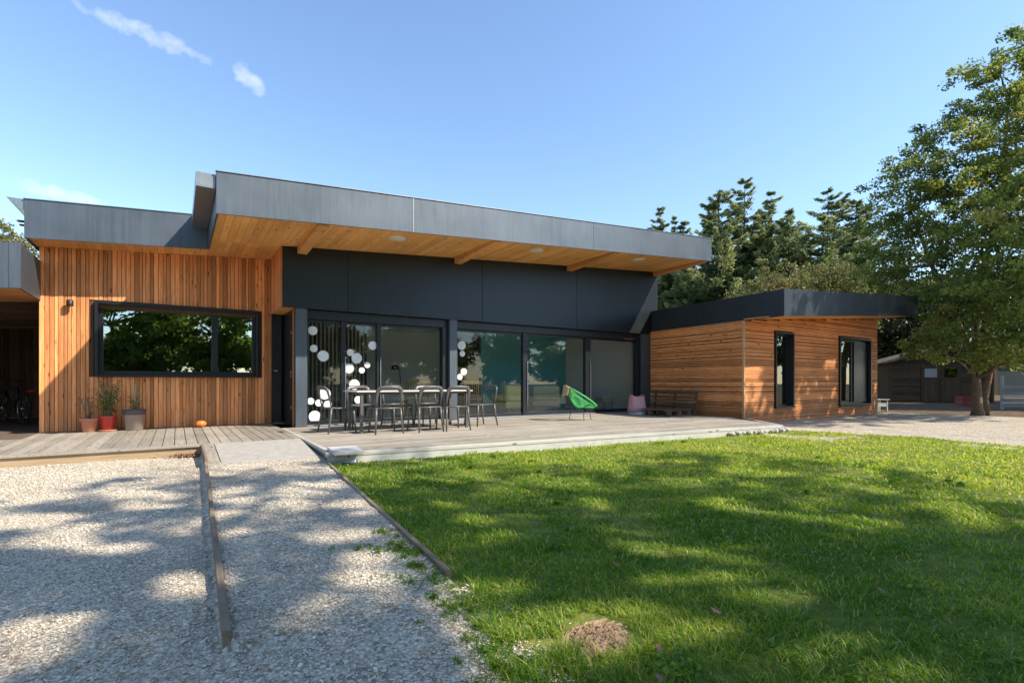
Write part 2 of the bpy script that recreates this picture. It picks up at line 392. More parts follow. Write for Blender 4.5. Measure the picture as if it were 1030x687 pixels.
def np_mesh(name, verts, faces_list, tint, mat, parent=None, off=(0, 0, 0), smooth=False):
    """faces_list: list of (n, k) int arrays"""
    off = np.array(off, dtype=np.float32)
    me = bpy.data.meshes.new(name); v = (verts-off).astype(np.float32)
    me.vertices.add(len(v)); me.vertices.foreach_set('co', v.ravel())
    nl = sum(f.size for f in faces_list); npoly = sum(len(f) for f in faces_list)
    me.loops.add(nl); me.loops.foreach_set('vertex_index', np.concatenate([f.ravel() for f in faces_list]).astype(np.int32))
    me.polygons.add(npoly)
    tot = np.concatenate([np.full(len(f), f.shape[1], np.int32) for f in faces_list]); st = np.concatenate([[0], np.cumsum(tot)[:-1]]).astype(np.int32)
    me.polygons.foreach_set('loop_start', st)
    try: me.polygons.foreach_set('loop_total', tot)
    except Exception: pass
    me.update(calc_edges=True)
    at = me.attributes.new('tint', 'FLOAT', 'POINT'); at.data.foreach_set('value', tint.astype(np.float32))
    if smooth: me.polygons.foreach_set('use_smooth', np.ones(npoly, bool))
    me.materials.append(mat)
    o = bpy.data.objects.new(name, me); COL.objects.link(o)
    if parent is not None: o.parent = parent
    else: o.location = tuple(float(q) for q in off)
    return o

K = .0715                                   # the roofs rise gently to the right
soff = lambda x: 3.466 + K*x                # main soffit
rtop = lambda x: soff(x) + .615
wsoff = lambda x: 2.49 + K*(x-12.0)         # wing soffit
wtop = lambda x: wsoff(x) + .62

# ------------------------------------------------------------------ ground
def plate(name, poly, z, mat, label=None):
    mb = MB(); mb.prism(poly, z-.06, z); o = mb.build(name, mat); tag(o, kind='structure'); return o
plate('ground', [(-260, -260), (320, -260), (320, 320), (-260, 320)], -.26, M['earth'])
plate('dirt_yard', [(18, -14), (60, -14), (60, 30), (19.9, 30), (19.9, 7.6), (18, 3)], -.165, M['yard'])
edge_x = lambda y: np.where(y > 2.4, 1.19+(y-2.4)*.092, np.where(y > 1.4, 1.19-(2.4-y)*.10, 1.09-(1.4-y)*.25))
def edge_xf(y): return float(edge_x(np.array([y]))[0])
lawn_r = lambda y: np.where(y > 4.1, 11.6-(y-4.1)*.36, np.where(y > 2.3, 11.36+(y-2.3)*.13, 11.36-(2.3-y)*.12))
plate('gravel_drive', [(9.4, 5.9), (9.4, -14), (22, -14), (21.5, 1), (20.6, 7.52), (12.1, 7.52), (11.7, 7.1)], -.145, M['gravel'])
def hash_noise(x, y, s, seed=0):
    # smooth value noise
    r = np.random.default_rng(seed); g = r.random((256, 256)); xs = x/s+100; ys = y/s+100
    xi = np.floor(xs).astype(int); yi = np.floor(ys).astype(int); fx = xs-xi; fy = ys-yi; fx = fx*fx*(3-2*fx); fy = fy*fy*(3-2*fy)
    a = g[xi % 256, yi % 256]; b = g[(xi+1) % 256, yi % 256]; c = g[xi % 256, (yi+1) % 256]; d = g[(xi+1) % 256, (yi+1) % 256]
    return (a*(1-fx)+b*fx)*(1-fy)+(c*(1-fx)+d*fx)*fy
tim_x = lambda y: .165+(y-2.3)*.021          # line of the dividing timber
def gravel_h(x, y):
    z = np.full_like(x, -.155)
    t = np.clip((y-1.6)/1.2, 0, 1); t = t*t*(3-2*t)
    side = np.clip((x-tim_x(y)+.02)/.04, 0, 1)
    step = np.where(y > 2.25, side, np.clip((x-tim_x(y)+.5)/1., 0, 1))
    z = z + step*.05*np.where(y > 2.25, np.maximum(t, .35), .35*np.clip((y)/2.25, 0, 1))
    return z + (hash_noise(x, y, .6, 3)-.5)*.016 + (hash_noise(x, y, .17, 4)-.5)*.010
def lawn_h(x, y):
    return -.138 + (hash_noise(x, y, .9, 5)-.5)*.03 + (hash_noise(x, y, .22, 6)-.5)*.014
def grid(name, xs, ys, hf, mat, wrap):
    X, Y = np.meshgrid(xs, ys); X = wrap(X, Y); Z = hf(X, Y); nx, ny = len(xs), len(ys)
    v = np.stack([X.ravel(), Y.ravel(), Z.ravel()], 1); i = np.arange(nx*ny).reshape(ny, nx)
    f = np.stack([i[:-1, :-1].ravel(), i[:-1, 1:].ravel(), i[1:, 1:].ravel(), i[1:, :-1].ravel()], 1)
    o = np_mesh(name, v, [f], np.full(len(v), .5), mat, smooth=True); tag(o, kind='structure'); return o
# gravel: parameter u in 0..1 between the far left and the lawn edge
gu = np.concatenate([np.linspace(0, .55, 40, endpoint=False), np.linspace(.55, 1, 240)])
grid('gravel', gu, np.concatenate([np.linspace(-16, .2, 60, endpoint=False), np.linspace(.2, 8.72, 190)]), gravel_h, M['gravel'],
     lambda u, y: -9 + u*(edge_x(y)+9))
grid('lawn', np.linspace(0, 1, 260), np.concatenate([np.linspace(-16, 0, 50, endpoint=False), np.linspace(0, 6.7, 150)]), lawn_h, M['lawn'],
     lambda u, y: edge_x(y) + u*(lawn_r(y)-edge_x(y)))

# loose stones over the gravel
def stones_cloud():
    px = []; py = []; ps = []
    N = 620000
    x = rng.uniform(-8, 1.7, N); y = rng.uniform(.6, 8.6, N)
    s_, c_ = math.sin(YAW), math.cos(YAW); d = x*s_+y*c_; l = x*c_-y*s_
    keep = (x < edge_x(y)-.02) & (d > .9) & (np.abs(l) < d*1.06+.3) & (rng.random(N) < np.clip((2.6/d)**1.5, .12, 1))
    keep &= ~((y > 7.0) & (x > .28) & (x < 1.72))
    keep &= ~((np.abs(x-tim_x(y)) < .045) & (y > 2.25))
    x, y, d = x[keep], y[keep], d[keep]; n = len(x)
    # some spill into the grass on the near edge
    m = 1300; xe = rng.exponential(.06, m); ye = rng.uniform(.5, 2.3, m); xe = edge_x(ye)+xe
    x = np.concatenate([x, xe]); y = np.concatenate([y, ye]); d = np.concatenate([d, np.full(m, 2.)]); n = len(x)
    r = np.clip(rng.lognormal(math.log(.0043), .40, n), .003, .016)*np.clip(d/3.6, 1., 1.35)
    z = np.where(x < edge_x(y), gravel_h(x, y), lawn_h(x, y)) + r*.25
    base = np.array([(1, 0, 0), (0, 1, 0), (-1, 0, 0), (0, -1, 0), (0, 0, 1), (0, 0, -1)], float)
    ang = rng.uniform(0, 2*math.pi, n); sx = rng.uniform(.8, 1.45, n); sy = rng.uniform(.6, 1.1, n); sz = rng.uniform(.32, .6, n)
    v = base[None]*(1+rng.uniform(-.3, .3, (n, 6, 3)))+rng.uniform(-.25, .25, (n, 6, 3))
    v[:, :, 0] *= (sx*r)[:, None]; v[:, :, 1] *= (sy*r)[:, None]; v[:, :, 2] *= (sz*r)[:, None]
    ca, sa = np.cos(ang)[:, None], np.sin(ang)[:, None]
    vx = v[:, :, 0]*ca-v[:, :, 1]*sa; vy = v[:, :, 0]*sa+v[:, :, 1]*ca
    # tilt
    tl = rng.normal(0, .25, n)[:, None]; vz = v[:, :, 2]+vx*tl
    V = np.stack([vx+x[:, None], vy+y[:, None], vz+z[:, None]], 2).reshape(-1, 3)
    fb = np.array([(0, 1, 4), (1, 2, 4), (2, 3, 4), (3, 0, 4), (1, 0, 5), (2, 1, 5), (3, 2, 5), (0, 3, 5)])
    F = (fb[None]+(np.arange(n)*6)[:, None, None]).reshape(-1, 3)
    t = np.repeat(np.clip(rng.beta(2.2, 2.1, n)+(hash_noise(x, y, .55, 61)-.5)*.32+(hash_noise(x, y, .18, 62)-.5)*.2, 0, 1), 6)
    o = np_mesh('loose_gravel', V, [F], t, M['stones']); tag(o, 'loose pale limestone chippings covering the drive and path', 'gravel', kind='stuff')
stones_cloud()

# grass blades
DIRT = (1.44, 1.55)
def grass_blades():
    s_, c_ = math.sin(YAW), math.cos(YAW); xs = []; ys = []
    N = 2600000
    x = rng.uniform(.7, 11.9, N); y = rng.uniform(-2.5, 6.62, N)
    d = x*s_+y*c_; l = x*c_-y*s_
    infr = (d > .7) & (np.abs(l) < d*1.04+.25)
    p = np.where(infr, np.clip((2.1/np.maximum(d, .5))**1.75, .010, 1)*.40, .012)
    keep = rng.random(N) < p
    ex = edge_x(y)
    m = x-ex-(hash_noise(x, y, .16, 9)-.55)*.35*np.clip((2.7-y)/.8, 0, 1)
    keep &= (m > .02) & (x < lawn_r(y)+ (hash_noise(x, y, .3, 8)-.5)*.25)
    fy = 6.60-(x-1.55)*.0955-.03; keep &= (y < fy)
    rr = np.hypot((x-DIRT[0])/.19, (y-DIRT[1])/.15); keep &= (rr > 1+ (hash_noise(x, y, .05, 12)-.5)*.5)
    thin = hash_noise(x, y, .35, 14); keep &= rng.random(N) < np.clip((thin-.1)*2.6, .25, 1)
    x, y, d = x[keep], y[keep], d[keep]; n = len(x)
    tall = hash_noise(x, y, .45, 15); tall2 = hash_noise(x, y, .12, 16)
    h = (.015+.021*tall+.014*tall2)*rng.uniform(.55, 1.35, n)
    near_edge = np.clip(1-(x-edge_x(y))/.16, 0, 1); h *= 1+.5*near_edge
    rd = np.hypot((x-DIRT[0])/.19, (y-DIRT[1])/.15); h *= 1+.9*np.clip(1.7-rd, 0, .7)
    w = rng.uniform(.0016, .0032, n)*np.clip(d/2.2, 1, 3.2)
    a = rng.uniform(0, 2*math.pi, n); lean = rng.uniform(.4, 1.7, n)*h
    bx, by = np.cos(a), np.sin(a); tx, ty = -by, bx
    z0 = lawn_h(x, y)-.004
    V = np.zeros((n, 5, 3))
    def setv(i, fw, up, side):
        V[:, i, 0] = x+bx*fw+tx*side; V[:, i, 1] = y+by*fw+ty*side; V[:, i, 2] = z0+up
    setv(0, 0, 0, -w); setv(1, 0, 0, w)
    setv(2, lean*.35, h*.62, w*.8); setv(3, lean*.35, h*.62, -w*.8); setv(4, lean*1.0, h*.95, 0)
    i = np.arange(n)*5
    q = np.stack([i, i+1, i+2, i+3], 1); t3 = np.stack([i+3, i+2, i+4], 1)
    patch = hash_noise(x, y, .8, 21)*.5+hash_noise(x, y, .25, 22)*.5
    t = np.clip(.10+.50*patch+.24*np.clip((x+.35*y-4.5)/4.5, 0, 1)+rng.normal(0, .13, n), 0, .86); dry = rng.random(n) < .09; t[dry] = rng.uniform(.85, 1, dry.sum())  # sunlight on the far lawn put into a yellower tint
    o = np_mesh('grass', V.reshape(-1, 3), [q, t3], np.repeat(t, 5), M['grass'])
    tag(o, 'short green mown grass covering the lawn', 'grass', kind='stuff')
    return n
print('blades', grass_blades())
def clover():
    g = np.random.default_rng(51); cs = []
    for _ in range(70):
        x = g.uniform(1.3, 7.5); y = g.uniform(.4, 6.2)
        if x < edge_xf(y)+.08 or math.hypot(x-DIRT[0], y-DIRT[1]) < .3: continue
        n = int(g.integers(20, 90)); r = g.uniform(.03, .14); a = g.uniform(0, 6.28, n); q = r*np.sqrt(g.random(n))
        xx = x+q*np.cos(a); yy = y+q*np.sin(a); cs.append(np.stack([xx, yy, lawn_h(xx, yy)+g.uniform(.012, .040, n)], 1))
    c = np.concatenate(cs); n = len(c); nr = g.normal(size=(n, 3))*.35; nr[:, 2] += 1; nr /= np.linalg.norm(nr, axis=1)[:, None]
    t = np.cross(nr, g.normal(size=(n, 3))); t /= np.linalg.norm(t, axis=1)[:, None]; b = np.cross(nr, t); r = g.uniform(.006, .013, n)[:, None]
    V = np.stack([c+t*r*math.cos(k*1.0472)+b*r*math.sin(k*1.0472) for k in range(6)], 1).reshape(-1, 3); F = (np.arange(n)*6)[:, None]+np.arange(6)
    o = np_mesh('clover', V, [F], np.repeat(g.uniform(0, .5, n), 6), M['grass']); tag(o, 'patches of small round clover leaves in the lawn', 'clover', kind='stuff')
clover()

# ------------------------------------------------------------------ terrace, edging
def deck():
    root = thing('wooden_deck', (3, 9, 0), 'weathered grey timber deck along the whole front of the house', 'deck')
    b = MB(); x = -8.0
    while x < 1.66:
        b.box(x, x+.135, 8.74, 12.19 if x > -2.15 else 11.0, -.03, rnd.uniform(-.0015, .0015), rnd.random()); x += .145
    b.box(-8, .30, 8.605, 8.735, -.032, .002, .55)
    b.build('deck_boards', M['deckY'], root, bevel=.003)
    f = MB(); f.box(-8, .30, 8.64, 8.68, -.20, -.034, .5); f.build('fascia_board', M['edgeX'], root)
    b = MB(); y = 5.78
    front = lambda x: 6.60-(x-1.55)*.0955
    y2x = lambda yy: 1.55+(6.60-yy)/.0955
    right = lambda yy: 10.55+(yy-5.74)*.62
    while y < 10.83:
        y0, y1 = y, y+.138
        la = max(1.70+(y0-6.6)*.012, y2x(y0-.10) if y0 < 6.72 else -9); lb = max(1.70+(y1-6.6)*.012, y2x(y1-.10) if y1 < 6.72 else -9)
        ra, rb = min(right(y0), 12.02), min(right(y1), 12.02)
        if ra > la+.05 and rb > lb:
            xs = [0]+sorted(rnd.uniform(.15, .85) for _ in range(2))+[1]; 
            for i in range(3):
                f0, f1 = xs[i], xs[i+1]-.0008
                z = rnd.uniform(-.0015, .0015)
                p = [(la+(ra-la)*f0, y0), (la+(ra-la)*f1, y0), (lb+(rb-lb)*f1, y1), (lb+(rb-lb)*f0, y1)]
                b.hexa([(*q, -.03) for q in p]+[(*q, z) for q in p], rnd.random())
        y += .145
    b.build('deck_boards', M['deckX'], root, bevel=.003)
    # pale front lip and recessed face
    l = MB(); A = Vector((1.56, 6.60, 0)); B = Vector((10.55, 5.735, 0)); d = (B-A).normalized(); nrm = Vector((d.y, -d.x, 0))
    l.bar(A+d*0+Vector((0, 0, -.018))-nrm*.045, B+Vector((0, 0, -.018))-nrm*.045, .11, .044, t=.8)
    l.bar((1.66, 6.62, -.018), (1.735, 10.8, -.018), .07, .044, t=.6)
    l.bar(B+Vector((0.03, .06, -.018)), Vector((11.98, 7.5, -.018)), .09, .04, t=.5)
    l.build('edge_board', M['grey_slat'], root, bevel=.004)
    c = MB(); c.bar(A+Vector((.02, 0, -.115))-nrm*.022, B+Vector((0, 0, -.115))-nrm*.022, .05, .148)
    c.bar((1.70, 6.66, -.115), (1.76, 10.7, -.115), .04, .15); c.bar(B+Vector((0, .08, -.115)), (11.95, 7.5, -.115), .04, .15)
    c.build('plinth', M['concrete_pale'], root)
deck()
def slab():
    m = MB(); m.hexa([(.46, 7.28, -.16), (1.60, 7.02, -.16), (1.66, 8.72, -.16), (.46, 8.72, -.16), (.46, 7.28, -.095), (1.60, 7.02, -.095), (1.66, 8.72, -.004), (.46, 8.72, -.004)])
    tag(m.build('concrete_ramp', M['concrete'], bevel=.006), 'smooth concrete ramp slab linking the gravel path to the deck', 'ramp')
    m = MB(); m.hexa([(.315, 7.27, -.16), (.45, 7.26, -.16), (.45, 8.73, -.16), (.315, 8.73, -.16), (.315, 7.27, -.082), (.45, 7.26, -.088), (.45, 8.73, .003), (.315, 8.73, .003)])
    tag(m.build('plank', M['deckY'], bevel=.004), 'grey wooden plank along the left side of the concrete ramp', 'plank')
    m = MB(); m.bar((.165, 2.30, -.135), (.235, 4.9, -.135), .032, .11, t=.3); m.bar((.236, 4.904, -.133), (.296, 7.26, -.133), .032, .11, t=.6); m.bar((.300, 7.262, -.11), (.303, 8.60, -.08), .03, .17, t=.45)
    tag(m.build('timber_edging', M['edge'], bevel=.004), 'worn timber board dividing the parking gravel from the gravel path', 'edging')
    m = MB(); m.bar((1.195, 2.42, -.14), (1.37, 4.45, -.14), .03, .11, t=.4); m.bar((1.371, 4.455, -.138), (1.60, 6.95, -.138), .03, .11, t=.7)
    tag(m.build('timber_edging', M['edge'], bevel=.004), 'thin timber board between the gravel path and the lawn', 'edging')
    m = MB(); m.hexa([(1.60, 6.36, .006), (1.95, 6.32, .006), (2.03, 6.92, .006), (1.66, 6.96, .006), (1.60, 6.36, .045), (1.95, 6.32, .045), (2.03, 6.92, .045), (1.66, 6.96, .045)])
    tag(m.build('paving_slab', M['concrete_pale'], bevel=.006), 'loose pale slab lying on the front left corner of the deck', 'slab')
    m = MB(); m.tube([(1.70, 6.47, -.10), (1.79, 6.40, -.088), (1.86, 6.33, -.095)], [.018, .022, .04], 8); m.box(1.66, 1.74, 6.44, 6.50, -.12, -.085)
    m.tube([(1.78, 6.40, -.09), (1.80, 6.44, -.02)], .012, 6)
    tag(m.build('tap_fitting', M['gutter']), 'small pale metal fitting lying in the grass at the deck corner', 'fitting')
slab()

# ------------------------------------------------------------------ the house
H_ = thing('modern_house', (5, 13, 0), 'low modern house clad in orange timber and anthracite metal with big sliding windows', 'house')

def boards_v(mb, x0, x1, y, zb, zt, holes, wmin=.050, wmax=.080, gap=.008):
    x = x0
    while x < x1-.01:
        w = min(rnd.uniform(wmin, wmax), x1-x); dep = rnd.choice((.018, .020, .026)); t = rnd.random()
        segs = [(zb, None)]
        for (hx0, hx1, hz0, hz1) in holes:
            if x < hx1 and x+w > hx0: segs = [(zb, hz0), (hz1, None)]
        for a, b in segs:
            tp = (lambda q, b=b: b) if b is not None else zt
            mb.sbox(x, x+w-gap, y-dep, y, (lambda q, a=a: a), tp, t)
        x += w
# left block, vertical boards
w = MB(); boards_v(w, -2.05, 1.735, 12.225, .005, lambda x: soff(x)-.004, [(-1.30, 1.49, 1.0, 2.44)])
w.build('timber_wall', M['cladV'], H_)
w = MB()
for (a, b, z0, z1) in ((-2.05, -1.30, 0, None), (1.49, 1.735, 0, None), (-1.30, 1.49, 0, .999), (-1.30, 1.49, 2.441, None)):
    w.sbox(a, b, 12.226, 12.40, lambda x, z0=z0: z0-.15, (lambda x: soff(x)-.01) if z1 is None else (lambda x, z1=z1: z1), .5)
w.box(-2.05, -1.90, 12.401, 18.0, -.15, 3.3); w.box(-2.05, 12.3, 17.85, 18.0, -.15, 3.4)
w.build('backing_wall', M['dark_board'], H_)

def window(parent, x0, x1, y, z0, z1, bars, proud=.06, depth=.16, fw=.05, sash=.065, sill=True, glass='glass', gy=.11, gaps=True):
    m = MB(); ya, yb = y-proud, y+depth
    m.box(x0, x1, ya, yb, z1-fw, z1); m.box(x0, x1, ya, yb, z0, z0+fw*.6)
    m.box(x0, x0+fw, ya, yb, z0+fw*.6, z1-fw); m.box(x1-fw, x1, ya, yb, z0+fw*.6, z1-fw)
    a, b, c, d = x0+fw, x1-fw, z0+fw*.6, z1-fw; g0, g1 = y+gy-.03, y+gy+.03
    m.box(a, b, g0, g1, d-sash, d); m.box(a, b, g0, g1, c, c+sash)
    edges = [a]+[q for bar in bars for q in bar]+[b]
    m.box(a, a+sash, g0, g1, c+sash, d-sash); m.box(b-sash, b, g0, g1, c+sash, d-sash)
    for p, q in bars: m.box(p, q, g0-.004, g1+.004, c+sash, d-sash)
    fr = m.build('window', M['frame'], parent, bevel=.003)
    xs = [a+sash]+[q for bar in bars for q in bar]+[b-sash]; 
    for i in range(0, len(xs), 2):
        p = MB(); p.box(xs[i], xs[i+1], y+gy-.004, y+gy+.004, c+sash, d-sash); p.build('pane', M[glass], fr)
    if sill:
        p = MB(); p.box(x0-.01, x1+.01, ya-.03, y+gy-.032, z0-.012, z0+.012); p.build('sill', M['frame'], fr, bevel=.003)
    return fr
window(H_, -1.28, 1.47, 12.20, 1.02, 2.42, [(.60, .72)], glass='glass_mirror')
# tall timber cheek of the band and its little soffit over the door
m = MB(); y = 10.87
while y < 12.2:
    m.hexa([(1.726, y, 2.40), (1.745, y, 2.40), (1.745, y+.074, 2.40), (1.726, y+.074, 2.40)]+[(a, b, soff(1.735)-.006) for a, b in ((1.726, y), (1.745, y), (1.745, y+.074), (1.726, y+.074))], rnd.random()); y += .08
m.build('timber_cheek', M['cladV'], H_)
m = MB()
for i in range(4):
    m.box(1.745, 1.975, 10.90+i*.32, 10.90+i*.32+.312, 2.392, 2.408, rnd.random())
m.build('porch_soffit', M['soffit'], H_)
# door recess
d = MB(); d.box(1.745, 1.93, 12.20, 12.25, .02, 2.385); d.box(1.738, 1.752, 12.16, 12.199, 0, 2.385)
dr = d.build('front_door', M['frame'], H_, bevel=.002)
m = MB(); m.box(1.78, 1.85, 12.165, 12.199, 1.14, 1.165); m.build('door_handle', M['chrome'], dr, bevel=.003)
m = MB(); m.box(1.752, 1.97, 12.12, 12.199, 0, .018); m.build('threshold', M['chrome'], dr)
jamb = MB(); jamb.box(1.978, 2.0, 10.93, 12.4, 0, 2.385); jamb.build('door_jamb', M['frame'], H_)
st = MB(); st.box(1.966, 1.977, 11.02, 11.10, 0, 2.385, .3); st.build('door_post', M['cladV'], H_)
for z in (.35, 1.0, 1.08, 1.9):
    m = MB(); m.box(1.962, 1.977, 11.28, 11.34, z, z+.055); m.build('hinge', M['chrome'], dr, bevel=.002)

# black cladding band with panel joints
m = MB(); xs = [1.735, 3.01, 6.28, 9.32, 12.66]
for i in range(4): m.sbox(xs[i]+(.004 if i else 0), xs[i+1]-.004, 10.85, 10.90, lambda x: 2.39, lambda x: soff(x)-.004)
m.sbox(1.75, 12.65, 10.901, 11.2, lambda x: 2.41, lambda x: soff(x)-.008)
m.build('cladding_band', M['band'], H_, bevel=.002)
# columns
for (a, b) in ((1.98, 2.20), (5.40, 5.60), (12.0, 12.40)):
    m = MB(); m.box(a, b, 10.862, 11.20, 0, 2.386); m.build('column', M['zinc'], H_, bevel=.004)

def sliding(x0, x1, bars, y=11.08):
    m = MB(); zt = 2.20
    m.box(x0, x1, y-.10, y+.10, zt, 2.386); m.box(x0, x1, y-.06, y+.08, .0, .035)
    xs = [x0]+[q for b in bars for q in b]+[x1]
    m.box(x0, x0+.05, y-.05, y+.06, .035, zt); m.box(x1-.14, x1, y-.12, y+.06, .035, zt)
    for a, b in bars: m.box(a, b, y-.06, y+.05, .035, zt)
    xs[0] += .05; xs[-1] -= .14
    for i in range(0, len(xs), 2):
        m.box(xs[i], xs[i+1], y-.025, y+.025, .035, .10); m.box(xs[i], xs[i+1], y-.025, y+.025, zt-.06, zt)
    fr = m.build('sliding_window', M['frame'], H_, bevel=.003)
    for i in range(0, len(xs), 2):
        p = MB(); p.box(xs[i], xs[i+1], y-.006, y+.006, .10, zt-.06); p.build('pane', M['glass'], fr)
    for a, b in bars:
        p = MB(); p.bar((b-.012, y-.075, .35), (b-.012, y-.075, 1.45), .018, .024, up=(0, 1, 0)); p.build('handle', M['gutter'], fr, bevel=.003)
    s = MB(); s.box(x0, x1, y-.19, y-.062, -.002, .022); s.build('threshold', M['gutter'], fr, bevel=.003)
    return fr
SW1 = sliding(2.20, 5.40, [(2.92, 3.01), (3.69, 3.78)])
SW2 = sliding(5.60, 12.0, [(7.62, 7.76), (9.80, 9.99)])
def dots(fr, lst):
    for x, z, r in lst:
        m = MB(); n = 28; vs = []
        for yy in (11.064, 11.0715):
            vs += [(x+r*math.cos(2*math.pi*j/n), yy, z+r*math.sin(2*math.pi*j/n)) for j in range(n)]
        m.add(vs, [tuple(range(n)), tuple(range(n, 2*n))[::-1]]+[(j, n+j, n+(j+1) % n, (j+1) % n) for j in range(n)]); m.build('dot_sticker', M['white_dot'], fr)
dots(SW1, [(2.35, 1.97, .093), (2.37, 1.6, .077), (2.56, 1.45, .114), (3.12, 1.54, .075), (3.26, 1.42, .113), (3.09, 1.2, .105), (3.37, 1.16, .065), (3.49, 1.28, .065), (3.61, 1.71, .095), (3.21, .85, .113), (2.59, .66, .12), (2.47, .47, .072), (2.65, .43, .084), (2.31, .51, .07), (2.39, .19, .119), (3.29, .52, .081)])
dots(SW2, [(5.82, 1.8, .109), (5.84, 1.6, .073), (5.88, 1.16, .085), (5.77, 1.03, .073)])

# main roof (stepped in plan), soffit boards, beams, lights
m = MB()
for poly_ in ([(.53, 8.98), (4.6, 8.98), (4.6, 18.4), (-2.08, 18.4), (-2.08, 11.48), (.53, 11.48)], [(4.6, 8.98), (6.4, 8.98), (6.4, 12.4), (4.6, 12.4)], [(4.6, 14.4), (6.4, 14.4), (6.4, 18.4), (4.6, 18.4)], [(6.4, 8.98), (9.0, 8.98), (9.0, 18.4), (6.4, 18.4)], [(9.0, 8.98), (11.4, 8.98), (11.4, 11.9), (9.0, 11.9)], [(9.0, 13.9), (11.4, 13.9), (11.4, 18.4), (9.0, 18.4)], [(11.4, 8.98), (12.68, 8.98), (12.68, 18.4), (11.4, 18.4)]):
    m.prism(poly_, lambda x, y: soff(x)+.02, lambda x, y: rtop(x)-.012)
m.build('roof', M['roof_felt'], H_)
for x0, x1, y0, y1 in ((4.6, 6.4, 12.4, 14.4), (9.0, 11.4, 11.9, 13.9)):     # glazed roof openings added to brighten the living room
    m = MB(); m.sbox(x0+.01, x1-.01, y0+.01, y1-.01, lambda x: rtop(x)-.06, lambda x: rtop(x)-.045); m.build('added_skylight', M['glass'], H_)
def fascia(segs, zb, zt, name='fascia', mat='zinc', th=.03):
    m = MB()
    for (x0, x1, y0, y1) in segs: m.sbox(x0, x1, y0, y1, lambda x: zb(x)-.03, zt, .5)
    return m.build(name, M[mat], H_, bevel=.003)
fa = fascia([(.50, 3.688, 8.95, 8.978), (3.694, 8.2, 8.95, 8.978), (8.204, 12.71, 8.95, 8.978), (.50, .528, 8.979, 11.45), (12.682, 12.71, 8.979, 18.4)], soff, rtop)
m = MB(); m.sbox(3.684, 3.698, 8.944, 8.952, lambda x: soff(x)-.03, rtop)
m.sbox(.49, 12.72, 8.935, 9.0, lambda x: rtop(x)+.001, lambda x: rtop(x)+.012)
m.build('fascia_joint', M['gutter'], fa)
fb = fascia([(-2.11, .497, 11.45, 11.478), (-2.11, -2.082, 11.479, 18.4)], soff, rtop)
m = MB(); m.sbox(-2.12, .49, 11.435, 11.5, lambda x: rtop(x)+.001, lambda x: rtop(x)+.012); m.build('fascia_cap', M['gutter'], fb)
m = MB()
def soffit_boards(x0, x1, y0, y1, zf, step=.118):
    x = x0
    while x < x1-.01:
        e = min(x+step-.004, x1); m.sbox(x, e, y0, y1, lambda q: zf(q)-.002, lambda q: zf(q)+.018, rnd.random()); x += step
soffit_boards(.53, 12.68, 8.98, 10.849, soff); soffit_boards(.53, 1.725, 10.851, 12.20, soff); soffit_boards(-2.08, .528, 11.48, 12.20, soff)
m.build('soffit', M['soffit'], H_)
for xb in (2.1, 5.6, 9.05, 12.52):
    m = MB(); z = soff(xb)-.004; m.hexa([(xb-.09, 9.02, z-.05), (xb+.09, 9.02, z-.05), (xb+.09, 10.848, z-.14), (xb-.09, 10.848, z-.14), (xb-.09, 9.02, z), (xb+.09, 9.02, z), (xb+.09, 10.848, z), (xb-.09, 10.848, z)], rnd.random())
    m.build('roof_beam', M['beam'], H_, bevel=.004)
for xl in (3.61, 6.98, 10.37):
    m = MB(); m.lathe([(.001, -.022), (.13, -.022), (.16, -.016), (.17, -.002), (.17, .01)], (xl, 9.55, soff(xl)-.004), 32); m.build('ceiling_light', M['lamp_disc'], H_)
# box gutters
def gutter(x0, x1, y0, y1, zt_, zb_):
    g = MB(); g.box(x0, x1, y0, y1, zb_, zb_+.02); g.box(x0, x0+.02, y0, y1, zb_+.021, zt_); g.box(x1-.02, x1, y0, y1, zb_+.021, zt_); g.box(x0+.021, x1-.021, y0, y0+.02, zb_+.021, zt_); g.box(x0+.021, x1-.021, y1-.02, y1, zb_+.021, zt_)
    return g.build('gutter', M['gutter'], H_, bevel=.003)
gutter(.235, .495, 9.0, 11.7, 4.08, 3.86)
m = MB(); m.add([(-2.115, 11.47, 3.93), (-2.33, 11.47, 3.93), (-2.115, 11.47, 3.74), (-2.115, 18, 3.93), (-2.33, 18, 3.93), (-2.115, 18, 3.74)], [(0, 1, 2), (5, 4, 3), (0, 3, 4, 1), (1, 4, 5, 2), (2, 5, 3, 0)]); m.build('gutter', M['gutter'], H_)
m = MB(); m.box(-2.20, -2.112, 11.5, 11.58, 3.56, 3.585); m.box(-2.18, -2.112, 11.5, 11.58, 3.50, 3.52); m.build('gutter_bracket', M['frame'], H_)
# wall lamp
m = MB(); m.lathe([(.05, 0), (.052, .01), (.052, .10), (.03, .115), (.001, .116)], (-1.62, 12.10, 2.28), 16); m.box(-1.645, -1.595, 12.13, 12.205, 2.33, 2.37); m.build('wall_light', M['black'], H_)
# two small things on the window sill are left to the sill objects below

